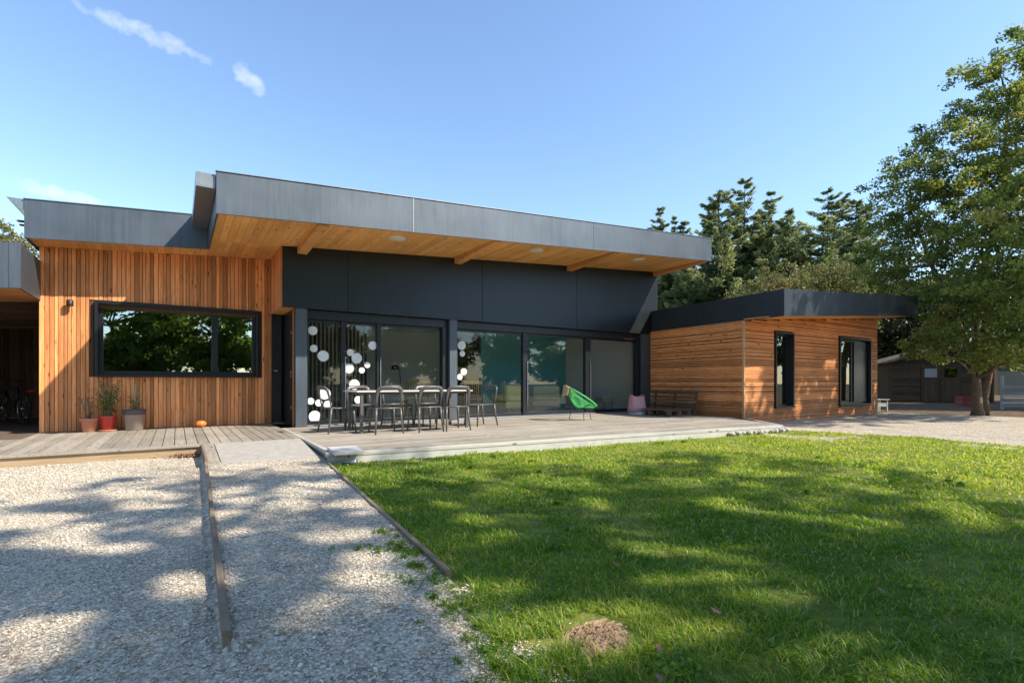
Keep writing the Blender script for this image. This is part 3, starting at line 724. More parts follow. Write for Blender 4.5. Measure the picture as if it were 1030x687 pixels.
# carport on the left
csoff = lambda x: 2.38 + K*(x+2.03)
ctop = lambda x: 3.06 + K*(x+2.03)
m = MB(); m.prism([(-9, 10.83), (-2.06, 10.83), (-2.06, 18), (-9, 18)], lambda x, y: csoff(x)+.03, lambda x, y: ctop(x)-.012); m.build('carport_roof', M['roof_felt'], H_)
m = MB(); m.sbox(-9, -2.17, 10.80, 10.828, lambda x: csoff(x)-.02, ctop); m.sbox(-2.166, -2.03, 10.795, 10.828, lambda x: csoff(x)-.02, lambda x: ctop(x)+.01); m.sbox(-2.058, -2.03, 10.829, 12.22, lambda x: csoff(x)-.02, ctop)
m.build('fascia', M['zinc'], H_, bevel=.003)
m = MB(); y = 10.83
while y < 18: m.sbox(-9, -2.06, y, y+.135, lambda q: csoff(q), lambda q: csoff(q)+.02, rnd.random()); y += .14
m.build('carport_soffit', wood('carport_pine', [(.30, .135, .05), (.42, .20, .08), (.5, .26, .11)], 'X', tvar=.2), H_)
m = MB()
for yy in (12.6, 14.2, 15.8): m.sbox(-9, -2.06, yy, yy+.08, lambda q: csoff(q)-.16, lambda q: csoff(q)-.002, rnd.random())
m.build('carport_beam', M['dark_wood'], H_)
m = MB(); x = -9
while x < -2.1: m.sbox(x, x+.14, 17.6, 17.63, lambda q: 0, lambda q: csoff(q)-.01, rnd.random()); x += .145
y = 12.42
m.box(-9, -8.9, 10.9, 17.6, 0, 1.85)
while y < 17.5: m.box(-2.075, -2.055, y, y+.14, 0, 2.37, rnd.random()); y += .145
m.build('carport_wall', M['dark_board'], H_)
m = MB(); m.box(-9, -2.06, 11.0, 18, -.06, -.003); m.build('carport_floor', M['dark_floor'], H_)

# wing on the right
wx = lambda y: 12.06+(y-7.55)*.085          # its side wall runs a little askew
m = MB(); z = -.14; zz = []
while z < 3.4:
    h = rnd.uniform(.040, .052); zz.append((z, z+h-.011, rnd.random(), rnd.choice((.018, .018, .024)))); z += h
for z0, z1, t, dep in zz:
    if z1 < 2.49:
        a0, a1 = wx(7.585), wx(10.845); m.hexa([(x, y, z) for z in (z0, z1) for x, y in ((a0-dep, 7.585), (a0, 7.585), (a1, 10.845), (a1-dep, 10.845))], t)
m.build('timber_wall', M['cladHy'], H_)
m = MB(); holes = [(13.45, 14.43, .19, 2.29), (17.06, 19.27, .16, 2.33)]
for z0, z1, t, dep in zz:
    xs0 = 12.09
    if z1 > wsoff(12.06): xs0 = 12.0+(z1-2.49)/K+.05
    if xs0 > 19.7: continue
    spans = [(xs0, 19.8)]
    for hx0, hx1, hz0, hz1 in holes:
        if z1 > hz0 and z0 < hz1: spans = [q for a, b in spans for q in ((a, min(b, hx0)), (max(a, hx1), b)) if q[1]-q[0] > .02]
    for a, b in spans: m.box(a, b, 7.55-dep+.02, 7.57, z0, z1, t)
m.build('timber_wall', M['cladH'], H_)
m = MB(); m.box(12.03, 12.085, 7.53, 7.58, -.14, 2.47, .6); m.build('corner_trim', M['trim'], H_, bevel=.003)
m = MB(); m.hexa([(x, y, z) for z in (-.2, 2.48) for x, y in ((wx(7.75)+.002, 7.75), (wx(7.75)+.14, 7.75), (wx(10.9)+.14, 10.9), (wx(10.9)+.002, 10.9))]); m.box(12.46, 12.6, 10.901, 14.2, -.2, 2.48)
for a, b, z0, z1 in ((12.10, 13.45, -.2, None), (14.43, 17.06, -.2, None), (19.27, 19.8, -.2, None), (13.45, 14.43, -.2, .189), (13.45, 14.43, 2.291, None), (17.06, 19.27, -.2, .159), (17.06, 19.27, 2.331, None)):
    m.sbox(a, b, 7.571, 7.74, lambda x, z0=z0: z0, (lambda x: wsoff(x)-.01) if z1 is None else (lambda x, z1=z1: z1), .3)
m.box(19.65, 19.8, 7.741, 14.2, -.2, 2.95); m.box(12.21, 19.64, 14.05, 14.2, -.2, 2.48); m.box(12.21, 19.64, 7.76, 14.04, -.05, .0)
m.build('backing_wall', M['dark_board'], H_)
window(H_, 13.47, 14.41, 7.55, .21, 2.27, [], proud=.05, sash=.05, glass='glass_dark', gy=.12)
fr = window(H_, 17.08, 19.25, 7.55, .18, 2.31, [(18.10, 18.22)], proud=.05, sash=.06, glass='glass_dark', gy=.12)
m = MB(); m.box(18.22, 19.14, 7.60, 7.64, .27, 2.20); m.build('shutter', M['frame'], fr, bevel=.003)
m = MB(); m.prism([(12.03, 6.52), (19.97, 6.52), (19.97, 14.4), (12.6, 14.4), (12.40, 10.84)], lambda x, y: wsoff(x)+.02, lambda x, y: wtop(x)-.012); m.build('wing_roof', M['roof_felt'], H_)
m = MB(); m.sbox(12.0, 20.0, 6.49, 6.518, lambda x: wsoff(x)-.02, wtop); m.hexa([(x, y, z) for z in (wsoff(12)-.02, wtop(12)) for x, y in ((12.0, 6.519), (12.028, 6.519), (12.398, 10.846), (12.37, 10.846))]); m.sbox(19.972, 20.0, 6.519, 14.4, lambda x: wsoff(x)-.02, wtop)
m.build('fascia', M['zinc_shaded'], H_, bevel=.003)
m = MB(); soffit_boards(12.03, 19.97, 6.52, 7.54, wsoff); soffit_boards(19.81, 19.97, 7.545, 14.3, wsoff); m.build('soffit', M['soffit'], H_)

# inside of the living room
m = MB(); m.box(2.2, 12.01, 11.2, 16.6, -.08, -.004); m.build('room_floor', M['floor'], H_)
m = MB(); m.box(2.3, 8.4, 16.5, 16.6, 0, 3.3); m.build('interior_wall', M['plaster'], H_); m = MB(); m.box(12.02, 12.04, 11.21, 16.6, 0, 3.3); m.build('interior_wall', M['plaster'], H_)
m = MB(); m.box(8.41, 12.0, 14.6, 14.7, 0, 3.3); m.build('interior_wall', M['teal'], H_)
m = MB(); m.box(2.3, 4.6, 11.21, 16.5, 2.62, 2.68); m.box(6.4, 9.0, 11.21, 16.5, 2.62, 2.68); m.box(11.4, 12.0, 11.21, 16.5, 2.62, 2.68)
for a, b, c, d in ((4.6, 6.4, 12.4, 14.4), (9.0, 11.4, 11.9, 13.9)): m.box(a, b, 11.21, c, 2.62, 2.68); m.box(a, b, d, 16.5, 2.62, 2.68)
m.build('ceiling', M['plaster'], H_)
m = MB()
for x0, x1, y0, y1 in ((4.6, 6.4, 12.4, 14.4), (9.0, 11.4, 11.9, 13.9)):  # plaster shafts below the added roof openings
    m = MB(); m.box(x0-.03, x0-.005, y0, y1, 2.685, 3.75); m.box(x1+.005, x1+.03, y0, y1, 2.685, 3.75); m.box(x0-.03, x1+.03, y0-.03, y0-.005, 2.685, 3.7); m.box(x0-.03, x1+.03, y1+.005, y1+.03, 2.685, 3.7); m.build('added_light_shaft', M['plaster'], H_)

m = MB(); x = 2.3
while x < 4.3: m.box(x, x+.055, 13.55, 13.58, 0, 2.6, rnd.random()); x += .10
m.build('slat_partition', M['dark_wood'], H_)
m = MB(); m.box(2.2, 2.28, 11.21, 16.6, 0, 3.3); m.build('interior_wall', M['plaster'], H_); m = MB(); m.box(-1.88, 2.18, 14.5, 14.6, 0, 3.3); m.build('interior_wall', M['dark_wood'], H_); m = MB(); m.box(-1.88, 2.18, 12.42, 14.49, -.05, -.004); m.build('room_floor', M['floor'], H_); m = MB(); m.box(-1.88, 2.18, 12.41, 14.49, 2.7, 2.75); m.build('ceiling', M['plaster'], H_)

# ------------------------------------------------------------------ furniture on the deck
def arc(cx, cz, r, a0, a1, n):
    return [(cx+r*math.cos(math.radians(a0+(a1-a0)*i/n)), cz+r*math.sin(math.radians(a0+(a1-a0)*i/n))) for i in range(n+1)]
def make_chair(label):
    t = thing('terrace_chair', (0, 0, 0), label, 'chair', group='grey chairs around the terrace table')
    s = MB()  # seat: dished plate, front at +y
    n = 10; P = []
    for i in range(n+1):
        for j in range(n+1):
            x = -.225+.45*i/n; y = -.22+.44*j/n
            u, v = (i/n-.5)*2, (j/n-.5)*2
            r = max(0, u*u+v*v-1.25); x *= 1-.12*r; y *= 1-.12*r
            P.append((x, y, .452-.018*(1-u*u)*(1-v*v*.6)-(.02*max(0, v)**3)))
    m_ = (n+1)**2; V = P+[(a, b, c-.016) for a, b, c in P]; F = []
    for i in range(n):
        for j in range(n):
            a = i*(n+1)+j; F += [(a, a+n+1, a+n+2, a+1), (m_+a+1, m_+a+n+2, m_+a+n+1, m_+a)]
    for i in range(n):
        for a, b in (((i)*(n+1), (i+1)*(n+1)), ((i+1)*(n+1)+n, i*(n+1)+n), (i+1, i), (n*(n+1)+i, n*(n+1)+i+1)): F.append((a, b, m_+b, m_+a)[::-1])
    s.add(V, F, .5, True); s.build('seat', M['chair'], t, True)
    b = MB()
    side = [(-.215, .45), (-.218, .60)]+arc(-.125, .715, .085, 180, 90, 6); full = side+[(0, .806)]+[(-x, z) for x, z in side[::-1]]
    pts = [(x, -.205-.075*((z-.45)/.35)-.035*(1-min(1, (x/.2)**2))*(z > .7), z) for x, z in full]
    rad = [.020 if z < .62 else .020+.020*min(1, (z-.62)/.15) for x, z in full]
    b.tube(pts, rad, 10, flat=.55, up=(0, 0, 1)) if False else b.tube(pts, rad, 10, flat=.6)
    b.tube([(-.215, -.205, .448), (0, -.222, .445), (.215, -.205, .448)], .016, 8)
    b.build('backrest', M['chair'], t, True)
    for sx in (-1, 1):
        l = MB(); l.tube([(sx*.213, -.205, .455), (sx*.222, -.225, .28), (sx*.245, -.275, .0)], [.023, .020, .014], 8); l.build('leg', M['chair'], t, True)
        l = MB(); l.tube([(sx*.205, .195, .445), (sx*.215, .21, .28), (sx*.235, .235, .0)], [.023, .020, .014], 8); l.build('leg', M['chair'], t, True)
    return t
ch = make_chair('grey chair')
R = math.radians
spots = [((3.10, 8.80, 0), R(-4), 'grey chair with its back to the lawn, leftmost on the near side of the table'),
         ((3.82, 8.72, 0), R(3), 'grey chair with its back to the lawn, middle one on the near side'),
         ((4.36, 8.66, 0), R(-2), 'grey chair with its back to the lawn, close beside the right table leg'),
         ((3.05, 10.02, 0), R(178), 'grey chair on the house side of the table, in front of the dotted panes'),
         ((3.78, 9.98, 0), R(184), 'grey chair on the house side of the table, between its two neighbours'),
         ((4.46, 9.93, 0), R(177), 'grey chair on the house side of the table, nearest the middle column'),
         ((2.42, 9.36, 0), R(-82), 'grey chair at the end of the table beside the left column'),
         ((5.28, 9.22, 0), R(96), 'dark grey chair alone at the right hand end of the table')]
for i, (l, rz, lab) in enumerate(spots):
    if i == 0: ch.location = l; ch.rotation_euler = (0, 0, rz); ch['label'] = lab
    else: dup(ch, l, rz, lab)
t = thing('dining_table', (3.75, 9.32, 0), 'long outdoor dining table with a thin pale top and grey metal legs', 'table')
m = MB(); m.box(2.62, 4.92, 8.88, 9.76, .722, .745); m.build('tabletop', M['tabletop'], t, bevel=.004)
m = MB(); m.box(2.74, 4.80, 8.97, 9.67, .68, .7215); m.build('frame', M['chair'], t, bevel=.003)
for x in (2.72, 4.82):
    for y in (8.95, 9.69):
        m = MB(); m.box(x-.026, x+.026, y-.026, y+.026, 0, .7215); m.build('leg', M['chair'], t, bevel=.004)

def acapulco():
    t = thing('lounge_chair', (8.03, 9.18, 0), 'bright green basket lounge chair of woven cord on thin dark legs', 'chair', R(-25))
    ring = []; n = 40; tilt = R(33); C = Vector((0, 0, .56))
    def rp(a, k=1.0):
        ax = Vector((math.cos(tilt), 0, -math.sin(tilt))); w = .37*(1+.06*math.cos(a))
        return C + ax*(.43*math.cos(a)*k) + Vector((0, 1, 0))*(w*math.sin(a)*k)
    m = MB(); m.tube([rp(2*math.pi*i/n) for i in range(n)], .013, 8, closed=True); m.build('rim', M['cord'], t, True)
    low = Vector((-.02, 0, .30)); inner = [low+Vector((.10*math.cos(2*math.pi*i/24), .10*math.sin(2*math.pi*i/24), .0)) for i in range(24)]
    m = MB()
    for i in range(64):
        a = 2*math.pi*i/64; p0 = rp(a, .99); p2 = low+Vector((.10*math.cos(a), .10*math.sin(a), 0)); mid = (p0+p2)/2+Vector((math.cos(a)*.05, math.sin(a)*.06, -.075))
        q = [p0*(1-u)**2+mid*2*u*(1-u)+p2*u*u for u in (0, .2, .4, .6, .8, 1)]
        m.tube(q, .0048, 5)
    m.tube(inner, .010, 6, closed=True); m.build('woven_seat', M['cord'], t, True)
    m = MB(); fr = [Vector((.24*math.cos(2*math.pi*i/20), .24*math.sin(2*math.pi*i/20), .29)) for i in range(20)]; m.tube(fr, .008, 6, closed=True)
    for a in (R(40), R(160), R(280)):
        m.tube([(.1*math.cos(a), .1*math.sin(a), .30), (.24*math.cos(a), .24*math.sin(a), .285)], .007, 6)
    m.build('leg_ring', M['black'], t, True)
    for a in (R(25), R(145), R(265)):
        m = MB(); m.tube([(.24*math.cos(a), .24*math.sin(a), .30), (.31*math.cos(a), .31*math.sin(a), 0)], [.009, .008], 6); m.build('leg', M['black'], t, True)
    # blanket over the raised back of the chair (a thing of its own)
    b = MB(); n = 12; P = []
    for i in range(n+1):
        for j in range(n+1):
            u, v = i/n, j/n
            a = math.pi+(v-.5)*1.15
            if u < .5: p = rp(a, 1.03-.5*(1-u/.5)) + Vector((0, 0, .02-.13*(1-u/.5)))
            else: p = rp(a, 1.04) + Vector((-.03-.10*(u-.5), 0, .02-.62*(u-.5)*(1-.35*v)))
            P.append(p+Vector((0, 0, .012*math.sin(v*17+u*5)))+Vector((.01*math.sin(v*13), 0, 0)))
    V = P+[p+Vector((-.006, 0, .01)) for p in P]; k = (n+1)**2; F = []
    for i in range(n):
        for j in range(n):
            a = i*(n+1)+j; F += [(a, a+1, a+n+2, a+n+1), (k+a, k+a+n+1, k+a+n+2, k+a+1)]
    for i in range(n):
        for a, c in (((i)*(n+1), (i+1)*(n+1)), ((i+1)*(n+1)+n, i*(n+1)+n), (i+1, i), (n*(n+1)+i, n*(n+1)+i+1)): F.append((a, c, k+c, k+a))
    b.add(V, F, .5, True); o = b.build('blanket', M['blanket'], None, True); o.location = t.location; o.rotation_euler = t.rotation_euler
    tag(o, 'tan fabric blanket draped over the raised back of the green lounge chair', 'blanket')
acapulco()

def pink_seat():
    t = thing('tub_chair', (10.75, 9.95, 0), 'pink plastic seat with a scooped top edge standing by the corner of the windows', 'chair', R(-10))
    m = MB(); n = 24
    V = []; F = []
    for k, (z, hw, hd) in enumerate(((.06, .25, .20), (.22, .235, .18), (.40, .215, .155), (.52, .20, .13))):
        for j in range(n):
            a = 2*math.pi*j/n; ca, sa = math.cos(a), math.sin(a)
            x = hw*math.copysign(abs(ca)**.55, ca); y = hd*math.copysign(abs(sa)**.55, sa); zz = z
            if k == 3: zz += .05*(abs(ca)**3) - .02
            V.append((x, y, zz))
    for k in range(3):
        for j in range(n): F.append((k*n+j, k*n+(j+1) % n, (k+1)*n+(j+1) % n, (k+1)*n+j))
    F.append(tuple(range(n))[::-1]); m.add(V, F, .5, True)
    m.lathe([(.001, .40), (.10, .39), (.145, .43)], (0, 0, 0), 20)
    m.build('shell', M['pink'], t, True)
    m = MB(); m.lathe([(.20, 0), (.235, .01), (.24, .05), (.22, .07), (.001, .071)], (0, 0, 0), 24); m.build('base', M['paleblue'], t, True)
pink_seat()
def pallet_bench():
    t = thing('pallet_bench', (11.3, 9.5, 0), 'low brown bench made of stained pallets against the timber wing wall', 'bench')
    m = MB()
    for i in range(7): x = 10.72+i*.135; m.box(x, x+.11, 8.80, 10.15, .155, .177, rnd.random())
    for y in (8.83, 9.43, 10.03):
        m.box(10.72, 11.64, y, y+.10, .132, .154, rnd.random())
        for x in (10.74, 11.13, 11.52): m.box(x, x+.11, y, y+.10, .024, .131, rnd.random())
        m.box(10.72, 11.64, y, y+.10, 0, .023, rnd.random())
    m.build('seat', M['pallet_wood'], t, bevel=.003)
    m = MB()
    for i in range(4):
        z = .20+i*.125; o = i*.02; m.box(11.68+o, 11.705+o, 8.72, 10.30, z, z+.075, rnd.random())
    m.build('backrest', M['pallet_wood'], t, bevel=.003)
    for y in (8.80, 9.5, 10.20):
        m = MB(); m.bar((11.74, y, .0), (11.84, y, .66), .06, .05); m.build('post', M['pallet_wood'], t, bevel=.003)
pallet_bench()

# ------------------------------------------------------------------ pots, squash, bicycle
def leaf_quads(c, L, W, up=.3, g=rng, down=None):
    n = len(c); nrm = g.normal(size=(n, 3)); nrm[:, 2] += up*1.5; nrm /= np.linalg.norm(nrm, axis=1)[:, None]
    t = g.normal(size=(n, 3)); 
    if down is not None: t[:, 2] -= down
    t -= nrm*(t*nrm).sum(1)[:, None]; t /= np.linalg.norm(t, axis=1)[:, None]+1e-9
    b = np.cross(nrm, t); L = np.broadcast_to(L, n)[:, None]; W = np.broadcast_to(W, n)[:, None]
    fold = nrm*L*.10
    V = np.stack([c-t*L*.5, c+b*W*.5+fold-t*L*.06, c+t*L*.5, c-b*W*.5+fold-t*L*.06], 1).reshape(-1, 3)
    i = np.arange(n)*4; F = np.concatenate([np.stack([i, i+1, i+2], 1), np.stack([i, i+2, i+3], 1)]); return V, F
def leaf_mesh(name, c, L, W, tint, mat, parent, up=.3, down=None):
    V, F = leaf_quads(c, L, W, up, down=down); return np_mesh(name, V, [F], np.repeat(tint, 4), mat, parent, off=tuple(rootloc(parent)))
def pot(name, loc, prof, mat, label, rim=None):
    t = thing(name, loc, label, 'plant pot')
    m = MB(); m.lathe(prof, (0, 0, 0), 28); m.build('pot', M[mat], t, True)
    h = prof[-3][1]
    m = MB(); m.lathe([(prof[-1][0], h-.05), (.001, h-.04)], (0, 0, 0), 20); m.build('soil', M['soil'], t, True)
    return t
P1 = pot('flower_pot', (-1.33, 11.93, 0), [(.085, 0), (.09, .004), (.128, .20), (.142, .202), (.146, .25), (.128, .25), (.118, .19)], 'terracotta', 'terracotta flower pot with sparse dry stems, leftmost by the timber wall')
P2 = pot('flower_pot', (-1.07, 11.95, 0), [(.085, .03), (.09, .034), (.135, .25), (.142, .252), (.145, .285), (.130, .285), (.122, .23)], 'red_glaze', 'glossy red flower pot on a saucer with a bushy yellow green plant')
P3 = pot('planter', (-.67, 11.93, 0), [(.15, 0), (.16, .005), (.19, .33), (.20, .332), (.213, .43), (.19, .43), (.18, .37)], 'taupe', 'tall taupe planter with a dark rim and a staked plant beneath the window')
m = MB(); m.lathe([(.001, .0), (.13, 0), (.155, .028), (.145, .030), (.12, .012)], (0, 0, 0), 28); m.build('saucer', M['terracotta'], P2, True)
m = MB(); m.lathe([(.2005, .333), (.207, .334), (.218, .44), (.208, .442)], (0, 0, 0), 28); m.build('rim', M['taupe_dark'], P3, True)
def pot_plant(t, h0, n_st, hgt, spread, nl, mat, L, stem='stalk'):
    g = np.random.default_rng(int(h0*1000)+n_st); m = MB(); cs = []
    for i in range(n_st):
        a = g.uniform(0, 6.28); hh = hgt*g.uniform(.5, 1.); sp = spread*g.uniform(.2, 1.)
        p = [Vector((.03*math.cos(a), .03*math.sin(a), h0)), Vector((sp*.35*math.cos(a), sp*.3*math.sin(a), h0+hh*.5)), Vector((sp*math.cos(a), sp*.7*math.sin(a), h0+hh))]
        m.tube(p, [.005, .004, .002], 5)
        for k in range(nl):
            u = g.uniform(.25, 1.0); q = p[0]*(1-u)**2+p[1]*2*u*(1-u)+p[2]*u*u; cs.append((q.x+g.normal(0, .025), q.y+g.normal(0, .025), q.z+g.normal(0, .02)))
    m.build('stems', M[stem], t, True)
    c = np.array(cs)+np.array(t.location); leaf_mesh('leaves', c, g.uniform(.6, 1.2, len(c))*L, g.uniform(.6, 1.2, len(c))*L*.4, g.random(len(c)), mat, t)
pot_plant(P1, .19, 9, .48, .18, 10, M['lv_dry'], .045); pot_plant(P2, .23, 24, .76, .28, 26, M['lv_pot'], .055); pot_plant(P3, .37, 9, .55, .26, 16, M['lv_pot'], .055)
m = MB(); m.tube([(.0, .02, .34), (.02, .05, 1.02)], .014, 6); m.build('stake', M['grey_slat'], P3, True)
g_ = MB()
for k in range(5):
    a = k*1.3; g_.tube([(.02*math.cos(a), .02*math.sin(a), .2)]+[(.05*math.cos(a)-.05*u*math.cos(a*3)-.09*u, -.03+.06*math.sin(a+u*2), .22+.42*math.sin(u*1.9)) for u in (.3, .6, .9, 1.3)], .004, 5)
g_.build('dry_shoots', M['lv_dry'], P1, True)
P3.scale = (.86, .86, .88)
m = MB(); n = 30; V = []; F = []; kk = 10
for i in range(kk+1):
    ph = math.pi*i/kk
    for j in range(n):
        a = 2*math.pi*j/n; r = .098*math.sin(ph)*(1+.05*math.cos(a*8)); V.append((r*math.cos(a), r*math.sin(a), .072-.072*math.cos(ph)*(1-.12*math.exp(-(math.sin(ph)*4)**2))))
for i in range(kk):
    for j in range(n): F.append((i*n+j, i*n+(j+1) % n, (i+1)*n+(j+1) % n, (i+1)*n+j))
t = thing('squash', (.40, 11.92, .002), 'small round orange squash sitting on the deck at the foot of the wall', 'squash')
m.add(V, F, .5, True); m.build('fruit', M['pumpkin'], t, True); m = MB(); m.tube([(0, 0, .128), (.005, 0, .155), (.02, .005, .172)], [.014, .010, .011], 7); m.build('stem', M['stalk'], t, True)

def bicycle():
    t = thing('bicycle', (-2.93, 15.0, 0), 'dark bicycle with a red rear reflector parked in the shadowy carport', 'bicycle', R(118))
    m = MB()
    def ringpts(cx, r, k=32): return [(cx+r*math.cos(2*math.pi*i/k), 0, .345+r*math.sin(2*math.pi*i/k)) for i in range(k)]
    for cx in (-.52, .54):
        m = MB(); m.tube(ringpts(cx, .325), .019, 8, closed=True); wh = m.build('wheel', M['rubber'], t, True)
        m = MB(); m.tube(ringpts(cx, .305), .009, 6, closed=True)
        for i in range(16):
            a = 2*math.pi*i/16; m.tube([(cx, .02*(-1)**i, .345), (cx+.30*math.cos(a), 0, .345+.30*math.sin(a))], .0015, 4)
        m.tube([(cx, -.05, .345), (cx, .05, .345)], .02, 8); m.build('rim', M['chrome'], wh, True)
    m = MB(); bb = (-.08, 0, .30); st = (-.20, 0, .78); hd = (.36, 0, .80); hd2 = (.40, 0, .66)
    m.tube([bb, st], .016, 8); m.tube([st, hd], .016, 8); m.tube([bb, hd2], .018, 8); m.tube([(.34, 0, .88), (.42, 0, .60)], .018, 8)
    for y in (-.05, .05):
        m.tube([bb, (-.52, y, .345)], .01, 6); m.tube([st, (-.52, y, .345)], .009, 6); m.tube([(.42, 0, .60), (.44, y, .58), (.54, y, .345)], .011, 6)
    m.tube([st, (-.23, 0, .93)], .013, 8); m.build('frame', M['frame'], t, True)
    m = MB(); m.add(*(lambda v: (v, [(0, 1, 2, 3), (7, 6, 5, 4), (0, 4, 5, 1), (1, 5, 6, 2), (2, 6, 7, 3), (3, 7, 4, 0)]))([(-.36, -.08, .95), (-.36, .08, .95), (-.08, .02, .96), (-.08, -.02, .96), (-.36, -.07, .91), (-.36, .07, .91), (-.08, .015, .93), (-.08, -.015, .93)])); m.build('saddle', M['rubber'], t, True, bevel=.012)
    m = MB(); m.tube([(.34, 0, .88), (.32, 0, .98)], .013, 8); m.tube([(.22, -.30, 1.02), (.32, -.2, 1.0), (.34, 0, .98), (.32, .2, 1.0), (.22, .30, 1.02)], .012, 8); m.build('handlebar', M['black'], t, True)
    m = MB(); m.tube([(-.08, -.06, .30), (-.08, .06, .30)], .03, 8); m.lathe([(.001, -.003), (.085, -.003), (.085, .003), (.001, .003)], (0, 0, 0), 20)
    o = MB(); o.tube([(-.08+.085*math.cos(2*math.pi*i/20), .055, .30+.085*math.sin(2*math.pi*i/20)) for i in range(20)], .006, 5, closed=True); o.tube([(-.08, -.09, .30), (-.02, -.09, .16)], .008, 6); o.tube([(-.08, .09, .30), (-.14, .09, .44)], .008, 6); o.tube([(-.08, -.09, .30), (-.08, .09, .30)], .014, 8)
    o.box(-.06, .02, -.17, -.09, .15, .17); o.box(-.18, -.10, .09, .17, .43, .45); o.build('crank', M['black'], t, True)
    m = MB(); m.box(-.86, -.52, -.06, .06, .71, .725); m.tube([(-.6, .05, .71), (-.52, .05, .345)], .005, 5); m.tube([(-.6, -.05, .71), (-.52, -.05, .345)], .005, 5); m.tube([(-.5, 0, .72), (-.19, 0, .72)], .005, 5); m.build('rear_rack', M['black'], t, True)
    m = MB(); m.box(-.885, -.862, -.05, .05, .70, .74); m.build('reflector', M['reflector'], t, True, bevel=.004)
bicycle()

# ------------------------------------------------------------------ inside furniture seen through the glass
def slat_chair(label):
    t = thing('dining_chair', (0, 0, 0), label, 'chair')
    for x in (-.20, .20):
        m = MB(); m.box(x-.02, x+.02, -.22, -.18, 0, .95); m.build('leg', M['oak'], t, True, bevel=.004)
        m = MB(); m.box(x-.02, x+.02, .18, .22, 0, .43); m.build('leg', M['oak'], t, True, bevel=.004)
    m = MB(); m.box(-.22, .22, -.178, .23, .43, .46); m.build('seat', M['oak'], t, True, bevel=.005)
    m = MB(); m.box(-.18, .18, -.21, -.19, .86, .94); m.box(-.18, .18, -.21, -.19, .50, .55)
    for i in range(6): x = -.15+.06*i; m.box(x-.014, x+.014, -.207, -.193, .55, .86)
    m.build('backrest', M['oak'], t, True, bevel=.003); return t
dc = slat_chair('light oak slat back chair indoors behind the middle of the dining table'); dc.location = (5.05, 12.25, 0); dc.rotation_euler = (0, 0, R(150))
dup(dc, (5.6, 12.7, 0), R(185), 'light oak slat back chair indoors just left of the middle column')
dup(dc, (6.85, 12.3, 0), R(170), 'light oak slat back chair indoors just right of the middle column')
def armchair(name, loc, rz, mat, label, w, h, leg):
    t = thing(name, loc, label, 'armchair', rz)
    m = MB(); n = 14; hw = w/2
    def slab(x0, x1, y0, y1, z0, z1):
        m.box(x0, x1, y0, y1, z0, z1)
    slab(-hw, hw, -.36, .36, leg, leg+.20); slab(-hw, hw, -.38, -.20, leg+.205, h); slab(-hw, -hw+.15, -.195, .34, leg+.205, h*.72); slab(hw-.15, hw, -.195, .34, leg+.205, h*.72)
    m.build('upholstery', M[mat], t, True, bevel=.05)
    m = MB(); m.box(-hw+.155, hw-.155, -.195, .36, leg+.205, leg+.30); m.build('cushion', M[mat], t, True, bevel=.03)
    for x in (-hw+.08, hw-.08):
        for y in (-.30, .28):
            l = MB(); l.tube([(x, y, leg), (x*1.04, y*1.04, 0)], [.018, .012], 8); l.build('leg', M['oak'], t, True)
    return t
armchair('armchair', (8.05, 12.35, 0), R(8), 'yellow', 'mustard yellow upholstered armchair seen through the right sliding window', .86, .82, .16)
armchair('armchair', (9.75, 12.9, 0), R(-30), 'sofa', 'beige armchair indoors partly hidden behind the green lounge chair', .85, .78, .14)
t = thing('low_stool', (11.45, 12.0, 0), 'low beige padded stool indoors near the pink seat', 'stool')
m = MB(); m.box(-.25, .25, -.2, .2, .26, .36); m.box(-.25, .25, -.2, .2, .362, .46); m.build('cushion', M['sofa'], t, True, bevel=.03)
for x in (-.2, .2):
    for y in (-.15, .15):
        m = MB(); m.tube([(x, y, .26), (x*1.05, y*1.05, 0)], .013, 6); m.build('leg', M['oak'], t, True)
t = thing('floor_lamp', (4.95, 12.9, 0), 'thin black floor lamp with a small round head behind the left window', 'lamp')
m = MB(); m.lathe([(.001, 0), (.16, 0), (.16, .02), (.001, .025)], (0, 0, 0), 24); m.build('base', M['black'], t, True)
m = MB(); m.tube([(0, 0, .02), (0, 0, 1.0), (-.02, 0, 1.25), (-.12, 0, 1.36)], .011, 8); m.build('stem', M['black'], t, True)
m = MB(); m.lathe([(.11, 0), (.10, .06), (.06, .11), (.001, .125)], (-.14, 0, 1.24), 20); m.build('lamp_shade', M['black'], t, True)

